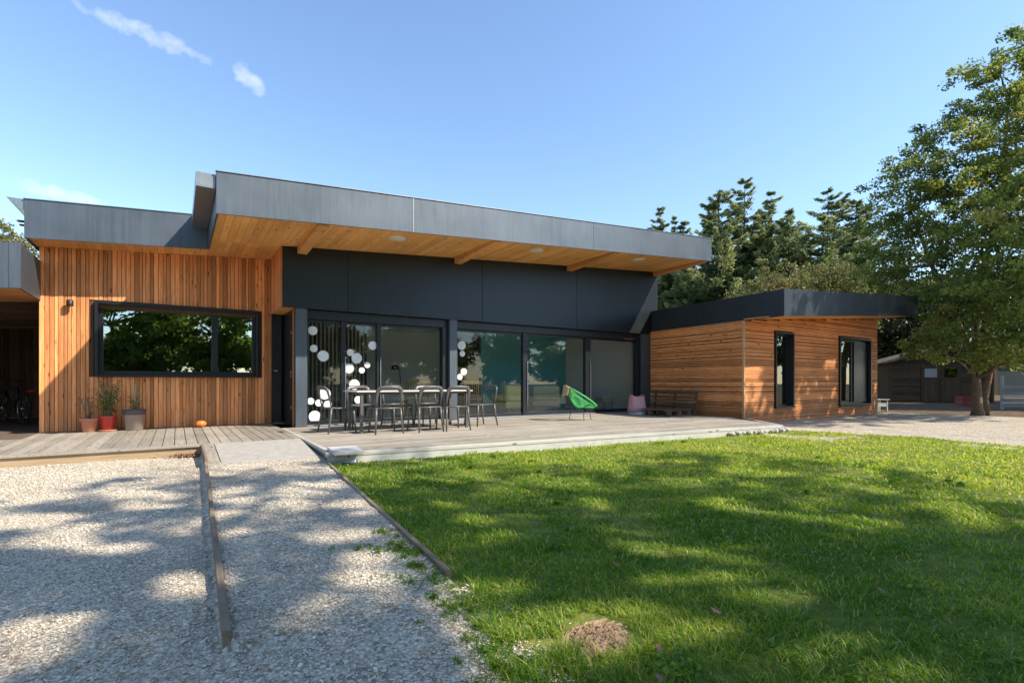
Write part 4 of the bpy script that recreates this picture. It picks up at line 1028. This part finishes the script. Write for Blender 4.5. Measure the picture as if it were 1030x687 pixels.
# ------------------------------------------------------------------ right background: shed, pallet fence, barn, crates, table
def shed():
    t = thing('garden_shed', (33.7, 9.95, -.17), 'weathered brown timber garden shed with double doors under the trees', 'shed', -YAW-R(14))
    W, D_, he, hr = 2.35, 3.0, 2.15, 2.82
    m = MB(); z = 0
    while z < hr-.05:
        h = .13; hw = W if z+h < he else W*(hr-z-h)/(hr-he)
        if hw > .1:
            for a, b in ((-hw, min(hw, -.90)), (max(-hw, .92), hw)) if z < 1.95 else ((-hw, hw),):
                if b > a: m.hexa([(a, 0, z), (b, 0, z), (b, .03, z), (a, .03, z), (a, -.02, z+h-.012) if False else (a, -.012, z+.01), (b, -.012, z+.01), (b, .03, z+h-.008), (a, .03, z+h-.008)], rnd.random())
        z += h
    m.box(-W, -W+.03, .031, D_, 0, he); m.box(W-.03, W, .031, D_, 0, he); m.box(-W, W, D_-.03, D_, 0, he)
    m.add([(-W, .035, 0), (W, .035, 0), (W, .035, he), (0, .035, hr), (-W, .035, he), (-W, .06, 0), (W, .06, 0), (W, .06, he), (0, .06, hr), (-W, .06, he)], [(0, 1, 2, 3, 4), (9, 8, 7, 6, 5), (0, 5, 6, 1), (1, 6, 7, 2), (2, 7, 8, 3), (3, 8, 9, 4), (4, 9, 5, 0)], .3)
    for x in (-W, W-.10): m.box(x, x+.10, -.03, -.013, 0, he)
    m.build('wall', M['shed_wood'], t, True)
    m = MB()
    for s in (-1, 1): m.hexa([(0, -.35, hr+.0), (s*(W+.3), -.35, he-.09), (s*(W+.3), D_+.2, he-.09), (0, D_+.2, hr), (0, -.35, hr+.07), (s*(W+.3), -.35, he-.02), (s*(W+.3), D_+.2, he-.02), (0, D_+.2, hr+.07)])
    m.build('roof', M['roof_felt'], t, True)
    for s in (-1, 1):
        m = MB(); a, b = (-.88, .0) if s < 0 else (.015, .90)
        nb = 6; wv = (b-a)/nb
        for i in range(nb): 
            m.box(a+i*wv, a+(i+1)*wv-.008, -.02, .02, .05, 1.22, rnd.random())
        m.box(a, b, -.025, .02, 1.225, 1.33, .4); m.box(a, b, -.025, .02, 1.80, 1.92, .4); m.box(a, a+.15, -.025, .02, 1.335, 1.795, .4); m.box(b-.15, b, -.025, .02, 1.335, 1.795, .4)
        d = m.build('door', M['shed_wood'], t, True)
        p = MB(); p.box(a+.15, b-.15, .0, .012, 1.335, 1.795); p.build('pane', M['glass_dark'] if s > 0 else M['white_plastic'], d, True)
        if s < 0:
            p = MB(); p.box(-.12, .08, -.06, -.026, 1.20, 1.24); p.build('latch', M['black'], d, True)
shed()
def pallet_fence():
    t = thing('slatted_fence', (27.6, 5.8, -.16), 'pale grey slatted pallet fence right of the big tree trunk', 'fence', -YAW)
    m = MB()
    for i in range(7): z = .08+i*.125; m.box(-.55, 3.2, -.02, .0, z, z+.085, rnd.random())
    m.build('slats', M['grey_slat'], t, True, bevel=.003)
    for x in (-.52, .85, 2.3):
        m = MB(); m.box(x, x+.09, .002, .08, 0, 1.30 if x < -.4 else .98); m.build('post', M['grey_slat'], t, True, bevel=.003)
pallet_fence()
def crate(loc, rz, label):
    t = thing('plastic_crate', loc, label, 'crate', rz)
    m = MB(); W, D_, h = .26, .19, .22
    m.box(-W, W, -D_, D_, 0, .015)
    for s in (-1, 1):
        for z0, z1 in ((.016, .06), (.085, .12), (.145, .22)): m.box(-W, W, s*D_-.008, s*D_+.008, z0, z1); m.box(s*W-.008, s*W+.008, -D_+.009, D_-.009, z0, z1)
        for x in (-W, -W*.33, W*.33, W): m.box(x-.012, x+.012, s*(D_+.005)-.008, s*(D_+.005)+.008, .016, .22)
    m.build('body', M['red_plastic'], t, True); return t
crate((29.1, 7.75, -.165), R(-30), 'lower of two stacked red crates in the shade beside the shed')
crate((29.12, 7.74, .057), R(-36), 'upper of two stacked red crates in the shade beside the shed')
def side_table():
    t = thing('garden_table', (21.2, 8.05, -.16), 'small white garden table standing past the end of the timber wing', 'table', R(-20))
    t.scale = (.85, .85, .85)
    m = MB(); m.box(-.32, .32, -.25, .25, .50, .53); m.build('tabletop', M['white_plastic'], t, True, bevel=.005)
    for x in (-.27, .21):
        for y in (-.2, .14): m = MB(); m.box(x, x+.06, y, y+.06, 0, .499); m.build('leg', M['white_plastic'], t, True, bevel=.005)
    m = MB(); m.box(-.2, .2, -.19, -.165, .22, .36); m.build('stretcher', M['white_plastic'], t, True, bevel=.003)
side_table()
def barn():
    t = thing('barn', (55.5, 13.8, -.2), 'low dark barn with a pale grey sheet roof far behind the big tree', 'barn', -YAW)
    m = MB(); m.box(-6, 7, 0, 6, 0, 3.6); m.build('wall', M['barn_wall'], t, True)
    m = MB()
    x = -6.4
    while x < 7.3: m.hexa([(x, -.5, 3.55), (x+.58, -.5, 3.55), (x+.58, 4, 5.1), (x, 4, 5.1), (x, -.5, 3.62), (x+.58, -.5, 3.62), (x+.58, 4, 5.17), (x, 4, 5.17)]); x += .6
    m.build('roof', M['barn_roof'], t, True)
    m = MB(); m.box(-1.0, 1.4, -.06, -.002, 0, 2.6); m.build('door', M['dark_board'], t, True)
barn()

# ------------------------------------------------------------------ trees
def limb(mb, a, b, r0, r1, g, n=5, wob=.12):
    a = Vector(a); b = Vector(b); pts = []; L = (b-a).length
    for i in range(n+1):
        u = i/n; p = a.lerp(b, u); p.z += math.sin(u*math.pi)*L*.06
        if 0 < i < n: p += Vector(g.normal(0, wob*L/n, 3))
        pts.append(p)
    mb.tube(pts, [r0+(r1-r0)*(i/n) for i in range(n+1)], 7); return pts
def broadleaf(name, base, label, lobes, trunks, leaf, per, mat, bark='bark', seed=1, group=None, cl=.34, cat='tree', gaps=None, up=.35, dens=1.0, limbs=True, nlr=(14, 34)):
    """lobes: (x, y, z, r) relative to base; leaves sit in clumps through each lobe's shell"""
    g = np.random.default_rng(seed); t = thing(name, base, label, cat, group=group); B = np.array(base)
    m = MB()
    for tr in trunks: # list of (points, radii)
        m.tube([Vector(p) for p in tr[0]], tr[1], 10)
    top = Vector(trunks[0][0][-1]); cs = []; ts = []
    for (x, y, z, r) in lobes:
        c0 = Vector((x, y, z)); 
        if limbs:
            src = min((Vector(p) for tr in trunks for p in tr[0][1:]), key=lambda p: (p-c0).length + max(0, p.z-c0.z)*2)
            limb(m, src, c0, max(.02, .045*r), .012, g)
        nc = int(per*dens*r*r)
        for k in range(nc):
            d = g.normal(size=3); d /= np.linalg.norm(d)+1e-9; rr = r*(g.random()**.45)
            d[2] *= .85; p = np.array((x, y, z))+d*rr*1.05
            nl = int(g.integers(*nlr)); s = cl*g.uniform(.6, 1.25)
            dq = g.normal(size=(nl, 3)); dq /= np.linalg.norm(dq, axis=1)[:, None]; q = p+dq*(g.random(nl)**.4)[:, None]*np.array((s, s, s*.55))*.8
            cs.append(q); ts.append(np.clip(g.normal(.42, .2)+g.normal(0, .14, nl), 0, 1))
            if limbs and g.random() < .12 and r > .6:
                pv = Vector(p); m.tube([c0.lerp(pv, .15), c0.lerp(pv, .6)+Vector((0, 0, .05)), pv], [.014, .009, .004], 5)
    m.build('trunk', M[bark], t, True)
    if cs:
        c = np.concatenate(cs)+B; tt = np.concatenate(ts)
        if gaps is not None: ok = ~gaps(c); c = c[ok]; tt = tt[ok]
        n = len(c); L = leaf*g.uniform(.65, 1.3, n)
        leaf_mesh('crown', c, L, L*g.uniform(.45, .65, n), tt, mat, t, up=up)
        return len(c)
    return 0
tot = 0
# the trees behind the viewer that shade the foreground
poly = [(-14, 5.6), (-5, 6.0), (-1.3, 6.35), (-.3, 6.95), (.6, 6.1), (1.3, 6.6), (2.8, 6.75), (3.6, 5.9), (4.9, 6.15), (6.8, 5.15), (7.15, 4.2), (6.9, 3.0), (7.05, 2.1), (6.0, 1.25), (6.6, .2), (7.5, -2), (8, -20), (-14, -20)]
spots_ = [(-.53, 2.82, .30), (-.65, 4.48, .24), (-.3, 4.01, .17), (.75, 2.54, .14), (.46, 2.37, .1), (2.55, 2.37, .26), (2.44, 1.46, .22), (2.08, .8, .2), (1.82, 1.26, .2), (3.36, .85, .3), (4.97, 1.21, .35), (1.47, 1.58, .30), (1.60, 1.70, .22), (2.5, 1.5, .3), (3.4, .9, .32), (2.1, .85, .28), (1.92, 3.39, .22), (-1.0, 5.31, .3), (-1.6, 5.6, .35), (1.0, 5.1, .3), (.75, 4.6, .2), (1.25, 4.3, .22), (3.3, 4.2, .4), (2.6, 5.0, .35), (4.4, 4.6, .35), (5.4, 3.4, .4), (3.9, 2.6, .2), (5.6, 2.2, .25), (.9, 3.4, .12), (-.9, 3.4, .15), (1.05, 1.5, .14), (-.1, 1.9, .15), (.6, 1.55, .12), (4.2, 1.75, .22), (2.95, 1.85, .15), (-2.2, 4.4, .2), (1.95, 5.6, .25), (3.9, 5.4, .25), (3.0, 3.2, .18), (4.7, 3.4, .2), (.35, 5.3, .16), (-.3, 5.9, .2)]
gsp = np.random.default_rng(77)
for _ in range(150):
    sx, sy = gsp.uniform(-4.5, 6.8), 6.6-6.2*gsp.random()**1.25
    spots_.append((sx, sy, gsp.uniform(.05, .17)))
def inpoly_np(x, y):
    c = np.zeros(len(x), bool); n = len(poly)
    for i in range(n):
        (x1, y1), (x2, y2) = poly[i], poly[i-1]
        if y1 == y2: continue
        c ^= ((y1 > y) != (y2 > y)) & (x < (x2-x1)*(y-y1)/(y2-y1)+x1)
    return c
def canopy_gap(p):
    """open places in the crowns: True where the crown has no leaf"""
    h = p[:, 2]+.13; gx = p[:, 0]-.672*h; gy = p[:, 1]+.836*h
    nx = (hash_noise(gx, gy, .35, 31)-.5)*.55+(hash_noise(gx, gy, .12, 32)-.5)*.22; ny = (hash_noise(gx, gy, .35, 33)-.5)*.55+(hash_noise(gx, gy, .12, 34)-.5)*.22
    out = ~inpoly_np(gx+nx*1.3, gy+ny*1.3)
    for sx, sy, r in spots_:
        r *= .82
        out |= (gx+nx*.45-sx)**2+((gy+ny*.45-sy)*.95)**2 < (r+.05)**2
    return out
wall_spots = [(12.2, .5, .16), (12.35, 1.0, .24), (12.7, .9, .2), (12.6, .45, .16), (12.25, 1.4, .13), (12.8, 1.4, .1), (12.95, .2, .12), (14.95, 1.0, .1), (15.2, .6, .12), (14.7, .75, .09), (16.3, 1.35, .2), (16.65, 1.4, .17), (15.7, .9, .09), (16.8, .45, .16), (16.55, .2, .14), (15.9, .3, .08), (19.45, 1.2, .13), (19.5, .7, .22), (19.4, .25, .2), (18.0, .03, .13), (13.3, .08, .12), (14.7, .1, .17), (15.3, 0., .12), (17.3, 0., .12), (12.3, 2.75, .14), (13.3, 2.8, .10), (12.9, 3.0, .09)]
def oak_gap(p):
    out = np.zeros(len(p), bool)
    for yp, lo, hi in ((7.55, -1, 2.4), (6.49, 2.4, 4)):
        t = (yp-p[:, 1])/.836; wxx = p[:, 0]-.672*t; wz = p[:, 2]-t
        nx = (hash_noise(wxx, wz, .2, 41)-.5)*.35; nz = (hash_noise(wxx, wz, .2, 42)-.5)*.5
        for sx, sz, r in wall_spots:
            if lo <= sz < hi: out |= (t > 0) & (((wxx+nx-sx)*1.15)**2+((wz+nz-sz)*.8)**2 < (r+.03)**2)
    h = p[:, 2]+.14; gx = p[:, 0]-.672*h; gy = p[:, 1]+.836*h     # streaks of light on the drive
    out |= (gx > 11.3) & (gy < 7.4) & (hash_noise(gx, gy*2.2, .45, 44) > .76)
    return out
def lobes_in(center, R_, n, g, r0=1.2, r1=1.9, flat=.75):
    out = []
    for i in range(n):
        d = g.normal(size=3); d /= np.linalg.norm(d); rr = R_*g.random()**.4
        out.append((center[0]+d[0]*rr, center[1]+d[1]*rr, center[2]+d[2]*rr*flat, g.uniform(r0, r1)))
    return out
OB = (21.1, 5.3, -.17)
ol = [(23.0, 5.2, 11.2, 1.3), (23.4, 4.9, 9.4, 1.7), (21.7, 6.0, 8.4, 1.5), (21.1, 7.1, 7.6, 1.4), (21.0, 7.7, 6.4, 1.2), (21.3, 7.5, 4.8, 1.5), (21.4, 6.2, 5.9, 1.9), (21.5, 5.0, 6.5, 1.9), (19.6, 3.8, 4.8, 1.9), (20.4, 5.7, 3.7, 1.4), (19.5, 4.5, 3.0, 1.2), (20.0, 6.0, 2.7, .7), (19.7, 3.4, 2.9, 1.2), (23.1, 4.0, 7.3, 2.2), (24.8, 4.0, 10.4, 2), (22.1, 3.2, 4.5, 2.0), (24.5, 4.6, 12.2, 1.1), (21.9, 6.6, 9.4, .7), (22.3, 6.0, 10.0, .7), (18.9, 5.9, 2.1, .7), (19.4, 4.9, 1.9, .8), (19.5, 4.2, 2.0, .7), (19.3, 3.5, 1.9, .8), (21.0, 6.4, 2.3, .9), (20.2, 3.6, 1.75, .6), (20.6, 4.9, 1.7, .6), (18.8, 5.2, 2.1, .55), (21.6, 4.0, 1.9, .8), (20.6, 1.6, 7.0, 2.0), (18.6, 1.4, 8.6, 1.9), (19.8, -.4, 9.6, 2.0), (17.6, 1.6, 6.6, 1.3), (22.5, .8, 8.4, 2.2), (21.8, -1.0, 11, 2.0)]
ol = [(x-OB[0], y-OB[1], z-OB[2], r) for x, y, z, r in ol]
tot += broadleaf('oak_tree', OB, 'large leafy oak with a forked trunk at the edge of the gravel drive', ol,
    [([(0, 0, -.1), (.03, 0, .25), (.0, .03, 1.2), (.25, .1, 2.6), (.9, .1, 4.6), (1.6, -.2, 7.2), (2.3, -.2, 10.5)], [.22, .135, .105, .10, .085, .07, .03]),
     ([(.25, -.12, -.1), (.32, -.1, .6), (.55, -.2, 1.6), (.4, -.8, 3.0), (.3, -1.2, 4.8)], [.13, .085, .075, .07, .045]),
     ([(.1, .05, 1.6), (-.2, .5, 3.2), (.1, 1.2, 5.0), (.2, 1.8, 7.0)], [.09, .08, .06, .03])], .11, 27, M['lv_oak'], seed=3, cl=.44, nlr=(45, 100), gaps=oak_gap)

gg = np.random.default_rng(5)
for i, (base, c, R_, lab) in enumerate((((10.2, -8.0, -.2), (-1.6, 3.2, 9.2), 4.4, 'tall leafy tree behind the viewpoint shading the right of the lawn'), ((5.6, -9.8, -.2), (-1.4, 4.4, 8.6), 4.2, 'tall leafy tree behind the viewpoint shading the gravel path'), ((-5.0, -9.2, -.2), (3.6, 3.8, 8.3), 4.6, 'tall leafy tree behind the viewpoint shading the parking gravel'), ((6.6, -13.0, -.2), (-.4, 3.3, 9.2), 4.4, 'tall leafy tree well behind the viewpoint, second row'), ((11.5, -13.0, -.2), (-.6, 3.6, 9.4), 4.2, 'tall leafy tree well behind the viewpoint, beyond the second row'))):
    lb = lobes_in(c, R_, 34, gg)
    tot += broadleaf('shade_tree', base, lab, lb, [([(0, 0, -.1), (.1, .3, 2), (c[0]*.4, c[1]*.4, 4.6), (c[0]*.8, c[1]*.8, 7.2)], [.36, .27, .22, .13])], .13, 10, M['lv_lit'], seed=20+i, cl=.46, nlr=(26, 52), gaps=canopy_gap)

gg = np.random.default_rng(15)  # unseen trees added to keep the shed and crates in shade
for base, c, R_, lab in (((37.5, 1.5, -.2), (1.2, 1.8, 6.6), 4.2, 'spreading tree added out of view right of the pallet fence shading the shed'), ((32.5, 1.0, -.2), (1.0, .6, 8.0), 3.6, 'tall tree added out of view beyond the oak shading the crates')):
    lb = lobes_in(c, R_, 22, gg, 1.2, 2.0)
    tot += broadleaf('added_yard_tree', base, lab, lb, [([(0, 0, -.1), (.1, .1, 2), (.6, .6, 5.0)], [.3, .22, .14])], .26, 20, M['lv_oak'], seed=int(base[0]), cl=.6)

# trees across the garden: what the windows mirror
gg = np.random.default_rng(8)
for i, (x, y, h) in enumerate(((-9, -15, 7), (-3.5, -17, 8), (2.5, -19, 7.5), (9, -20, 8), (15, -21, 6.5), (21, -23, 8), (27.5, -22, 7), (34, -20, 8), (40, -17, 7))):
    lb = lobes_in((0, 0, h*.52), h*.44, 16, gg, h*.16, h*.24, 1.0)
    tot += broadleaf('garden_tree', (x, y, -.25), 'leafy boundary tree across the garden facing the house', lb, [([(0, 0, -.1), (.1, 0, h*.3), (0, .1, h*.6)], [.22, .17, .09])], .36, 15, M['lv_lit'] if i % 3 else M['lv_olive'], seed=60+i, cl=.8, group='boundary trees across the garden')

# broadleaf trees behind the wing and the shed
def btree(base, label, lobes, leaf, per, mat, seed, cl, bark='bark_dark', name='leafy_tree'):
    lb = [(x-base[0], y-base[1], z-base[2], r) for x, y, z, r in lobes]; top = max(l[2] for l in lb)
    return broadleaf(name, base, label, lb, [([(0, 0, -.1), (.05, .05, top*.3), (-.05, 0, top*.6), (0, 0, top*.85)], [.2, .16, .1, .04])], leaf, per, mat, bark, seed, cl=cl)
tot += btree((26.0, 14.6, -.25), 'pale olive tree with thinning leaves rising behind the wing roof', [(25.0, 14.3, 5.2, 1.3), (26.0, 14.4, 5.9, 1.3), (24.2, 14.6, 4.6, 1.2), (26.8, 14.2, 5.0, 1.3), (27.3, 14.2, 5.8, 1.1), (25.4, 14.5, 3.6, 1.4)], .15, 60, M['lv_olive'], 31, .5)
tot += btree((29.6, 13.2, -.25), 'olive green tree with a rounded crown between the wing and the oak', [(28.9, 13.4, 6.3, 1.3), (29.8, 12.9, 6.0, 1.3), (28.3, 13.6, 5.2, 1.3), (30.5, 12.6, 5.2, 1.4), (29.5, 13.0, 4.0, 1.5)], .15, 60, M['lv_olive'], 32, .5)
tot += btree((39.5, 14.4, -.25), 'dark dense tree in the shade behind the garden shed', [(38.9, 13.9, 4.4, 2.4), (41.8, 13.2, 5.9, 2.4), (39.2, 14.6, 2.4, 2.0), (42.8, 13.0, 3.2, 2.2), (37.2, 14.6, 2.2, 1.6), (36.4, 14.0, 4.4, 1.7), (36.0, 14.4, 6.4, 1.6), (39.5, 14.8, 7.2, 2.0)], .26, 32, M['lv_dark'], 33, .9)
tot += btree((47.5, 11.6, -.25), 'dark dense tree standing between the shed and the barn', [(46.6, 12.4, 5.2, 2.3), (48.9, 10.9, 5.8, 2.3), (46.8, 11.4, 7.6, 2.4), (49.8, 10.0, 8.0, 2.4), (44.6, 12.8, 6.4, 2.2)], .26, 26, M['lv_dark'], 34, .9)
tot += btree((-5.6, 27.6, -.25), 'slender tree with sparse pale leaves behind the carport roof', [(-5.8, 27.7, 6.4, .9), (-5.1, 27.3, 6.0, .8), (-6.6, 28.2, 6.9, 1.1), (-6.0, 27.8, 5.4, 1.0), (-5.0, 27.3, 4.9, .8)], .13, 60, M['lv_olive'], 35, .45)
tot += btree((-12.5, 30.5, -.25), 'bushy green tree far beyond the back of the carport', [(-12.5, 30.5, 4.6, 1.9), (-13.6, 30, 3.8, 1.7), (-11.4, 31, 3.6, 1.6)], .24, 30, M['lv_olive'], 36, .8)

def conifer(base, h, rad, label, seed, lean=0.):
    g = np.random.default_rng(seed); t = thing('conifer', base, label, 'conifer', group=None); B = np.array(base)
    m = MB(); cs = []; ds = []; ts = []
    leaders = [(0., 0., h, rad, h*.05)]
    for q in range(int(g.integers(2, 4))):
        a = g.uniform(0, 2*math.pi); o = rad*g.uniform(.45, .8); leaders.append((o*math.cos(a), o*math.sin(a), h*g.uniform(.68, .93), rad*g.uniform(.5, .75), h*.25))
    for li, (lx, ly, lh, lr, zs) in enumerate(leaders):
        if li == 0: m.tube([(0, 0, -.1), (lean*.2, 0, h*.4), (lean, 0, h*.97)], [.26, .17, .02], 8)
        else: m.tube([(0, 0, zs*.8), (lx*.8, ly*.8, zs*1.5), (lx, ly, lh*.97)], [.10, .09, .015], 6)
        z = zs
        while z < lh*.992:
            u = (z/lh); r = lr*1.42*(1-u)**.68*g.uniform(.55, 1.3)+.10; nb = int(4+6*(1-u))
            for k in range(nb):
                a = g.uniform(0, 2*math.pi); rr = r*g.uniform(.55, 1.25); dirv = np.array((math.cos(a), math.sin(a), 0.))
                tipz = rr*g.uniform(-.05, .42); o = np.array((lx+(lean*u*u if li == 0 else 0), ly, z))
                if g.random() < .4:
                    m.tube([Vector(o), Vector(o+dirv*rr*.5+np.array((0, 0, .02*rr))), Vector(o+dirv*rr*.95+np.array((0, 0, tipz)))], [.03, .02, .006], 4)
                n = int(16+rr*64); s = g.random(n)**.6
                p = o+dirv*(s*rr)[:, None]; p[:, 2] += tipz*s*s-.12*rr*np.sin(s*math.pi)
                side = np.array((-dirv[1], dirv[0], 0)); w = (.10+.30*rr*(1-s*.8))*g.normal(0, .5, n); p += side*w[:, None]; p[:, 2] += g.normal(0, .05, n)-.25*np.abs(w)
                cs.append(p); dd = np.tile(dirv, (n, 1))+side*np.sign(w)[:, None]*.5+np.array((0, 0, .25))+g.normal(0, .25, (n, 3)); ds.append(dd)
                ts.append(np.clip(g.normal(.36, .2)+.5*(s-.5)+g.normal(0, .1, n), 0, 1))  # sunlit tips and shaded inner sprays put into the tint
            z += lh*.027*g.uniform(.7, 1.4)
    m.build('trunk', M['bark_dark'], t, True)
    c = np.concatenate(cs)+B; d = np.concatenate(ds); tt = np.concatenate(ts); n = len(c)
    d /= np.linalg.norm(d, axis=1)[:, None]; nrm = g.normal(0, .9, (n, 3)); nrm[:, 2] += .9; nrm -= d*(nrm*d).sum(1)[:, None]; nrm /= np.linalg.norm(nrm, axis=1)[:, None]; b = np.cross(nrm, d)
    L = g.uniform(.22, .46, n)[:, None]; W = g.uniform(.06, .13, n)[:, None]
    V = np.stack([c-d*L*.5, c+b*W*.5, c+d*L*.5-nrm*L*.12, c-b*W*.5], 1).reshape(-1, 3); i = np.arange(n)*4
    F = np.concatenate([np.stack([i, i+1, i+2], 1), np.stack([i, i+2, i+3], 1)])
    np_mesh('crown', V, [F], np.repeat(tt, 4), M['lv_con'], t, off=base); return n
for i, (x, y, h, r, lab) in enumerate(((36.7, 30.9, 17.0, 3.0, 'narrow conifer top showing just above the right end of the main roof'),
        (36.3, 28.4, 15.2, 3.2, 'shorter conifer right beside the narrow one above the roof end'),
        (34.0, 23.4, 15.8, 3.6, 'broad dark conifer rising right behind the corner of the main roof'),
        (37.0, 23.3, 17.3, 3.8, 'tallest pointed conifer in the row behind the house'),
        (37.8, 21.6, 15.8, 3.4, 'brownish conifer just right of the tallest one'),
        (35.8, 19.2, 13.4, 3.2, 'small conifer filling the dip in the middle of the row'),
        (42.8, 19.7, 16.4, 4.2, 'conifer with a sharp spire above the wing roof'),
        (41.7, 17.4, 15.0, 4.0, 'last conifer of the row, half hidden by the big oak'))):
    tot += conifer((x, y, -.25), h, r, lab, 70+i, lean=(-.3, .2, .1, .35, .3, .5, 0, .4)[i])
print('leaves', tot)

# ------------------------------------------------------------------ small things on the ground
def dirt():
    m = MB(); n = 36; k = 14; V = []; F = []
    g = np.random.default_rng(4)
    for i in range(k+1):
        u = i/k
        for j in range(n):
            a = 2*math.pi*j/n; rx, ry = (.215)*u*(1+.12*math.sin(3*a+1)), .165*u*(1+.12*math.cos(2*a))
            z = .024*(1-u*u)**1.1+(.006*g.normal() if 0 < i < k else 0)
            V.append((DIRT[0]+rx*math.cos(a), DIRT[1]+ry*math.sin(a), -.148+z-(.02 if i == k else 0)))
    for i in range(k):
        for j in range(n): F.append((i*n+j, i*n+(j+1) % n, (i+1)*n+(j+1) % n, (i+1)*n+j)[::-1])
    m.add(V, F, .5, True)
    for q in range(700):
        a = g.uniform(0, 6.28); u = g.random()**.5*1.02; s = g.uniform(.002, .009) if q > 40 else g.uniform(.009, .016); c = Vector((DIRT[0]+.18*u*math.cos(a), DIRT[1]+.14*u*math.sin(a), -.143+.024*(max(0, 1-u*u))**1.1))
        m.add([c+Vector(v)*s*g.uniform(.7, 1.3) for v in ((1, 0, 0), (0, 1, .1), (-1, 0, 0), (0, -1, 0), (0, 0, .8), (0, 0, -1))], [(0, 1, 4), (1, 2, 4), (2, 3, 4), (3, 0, 4), (1, 0, 5), (2, 1, 5), (3, 2, 5), (0, 3, 5)], g.random())
    o = m.build('molehill', M['dirt_heap']); tag(o, 'small bare heap of crumbly brown soil in the foreground lawn', 'molehill')
dirt()
def leaf_obj(loc, s, rz, mat, label, group=None):
    m = MB(); out = [(-1, 0), (-.55, .28), (-.3, .18), (0, .5), (.2, .26), (.5, .36), (.6, .12), (1, 0), (.6, -.14), (.45, -.36), (.2, -.24), (0, -.48), (-.3, -.2), (-.55, -.3)]
    n = len(out); zc = lambda x, y: .22*abs(y)+.12*x*x
    V = [(x*s, y*s, zc(x, y)*s) for x, y in out]+[(0, 0, 0)]; V += [(a, b, c-.0015) for a, b, c in V]; k = n+1
    F = [(i, (i+1) % n, n) for i in range(n)]+[(k+(i+1) % n, k+i, k+n) for i in range(n)]+[((i+1) % n, i, k+i, k+(i+1) % n) for i in range(n)]
    m.add(V, F); o = m.build('fallen_leaf', M[mat], None, True); o.location = loc; o.rotation_euler = (rnd.uniform(-.25, .25), rnd.uniform(-.25, .25), rz)
    tag(o, label, 'leaf', group); return o
leaf_obj((3.02, 1.40, -.085), .055, .4, 'leaf_red', 'large reddish brown leaf curled on the grass')
for (x, y, s) in ((2.42, 2.62, .035), (2.1, 4.3, .04), (3.55, 1.15, .035), (2.8, 1.05, .03), (1.95, 1.35, .03), (2.6, 3.1, .03), (4.2, 1.9, .04), (5.1, 1.7, .04), (3.1, 2.2, .03), (1.62, 2.3, .03), (4.9, 3.6, .04), (1.35, 1.15, .035), (1.5, 1.28, .03), (3.4, 3.9, .04), (6.3, 2.9, .04), (2.0, 2.0, .03)):
    leaf_obj((x, y, -.090), s, rnd.uniform(0, 6), rnd.choice(('leaf_dry', 'leaf_red')), 'small dry brown leaf lying on the lawn', 'small fallen leaves on the lawn')
# dry leaves blown into the corner of the deck and the edging
g = np.random.default_rng(44); n = 320; c = np.stack([.26-np.abs(g.normal(0, .16, n)), 8.60-np.abs(g.normal(0, .10, n)), -.15+np.abs(g.normal(0, .018, n))], 1)
V, F = leaf_quads(c, g.uniform(.02, .05, n), g.uniform(.015, .03, n), 1.2, g); o = np_mesh('leaf_litter', V, [F], np.repeat(g.random(n), 4), M['leaf_dry'], None, off=(.2, 8.55, -.15)); tag(o, 'drift of dry brown leaves in the corner of the deck', 'leaves', kind='stuff')
# rubble stones at the far end of the deck front
proto = None
for i in range(11):
    x = 8.9+i*.17; y = 6.60-(x-1.55)*.0955-.06
    m = MB(); n = 6; r = rnd.uniform(.045, .09); x += rnd.uniform(-.05, .05); V = []; F = []
    for a in range(6):
        ph = math.pi*(a+.5)/6
        for b in range(n): th = 2*math.pi*b/n; q = rnd.uniform(.85, 1.12); V.append((x+r*1.1*q*math.sin(ph)*math.cos(th), y+r*.8*q*math.sin(ph)*math.sin(th), -.09+r*.62*q*math.cos(ph)))
    for a in range(5):
        for b in range(n): F.append((a*n+b, (a+1)*n+b, (a+1)*n+(b+1) % n, a*n+(b+1) % n))
    F += [tuple(range(n)), tuple(5*n+b for b in range(n))[::-1]]
    m.add(V, F, .5, False); tag(m.build('edge_stone', M['stone']), 'rough pale stone in the row under the far end of the deck front', 'stone', 'stones under the far deck edge')
# weeds at the gravel edge
g = np.random.default_rng(9); cs = []
for i in range(150):
    y = g.uniform(.7, 3.4); off = g.exponential(.13)+.01; x = edge_xf(y)-off; r = g.uniform(.012, .05)*(1.5 if off < .15 else 1)
    if y > 2.42 and off < .04: continue
    n = int(g.integers(14, 60)*r/.03); a = g.uniform(0, 6.28, n); q = r*np.abs(g.normal(0, .7, n)); xx = x+q*np.cos(a); yy = y+q*np.sin(a)
    cs.append(np.stack([xx, yy, gravel_h(xx, yy)+g.uniform(0, .022, n)], 1))
c = np.concatenate(cs); n = len(c)
V, F = leaf_quads(c, g.uniform(.012, .032, n), g.uniform(.002, .006, n), .3, g); o = np_mesh('weeds', V, [F], np.repeat(g.uniform(.0, .5, n), 4), M['grass'], None, off=(.95, 2.1, -.14))
tag(o, 'scattered green weeds growing through the gravel near the lawn edge', 'weeds', kind='stuff')
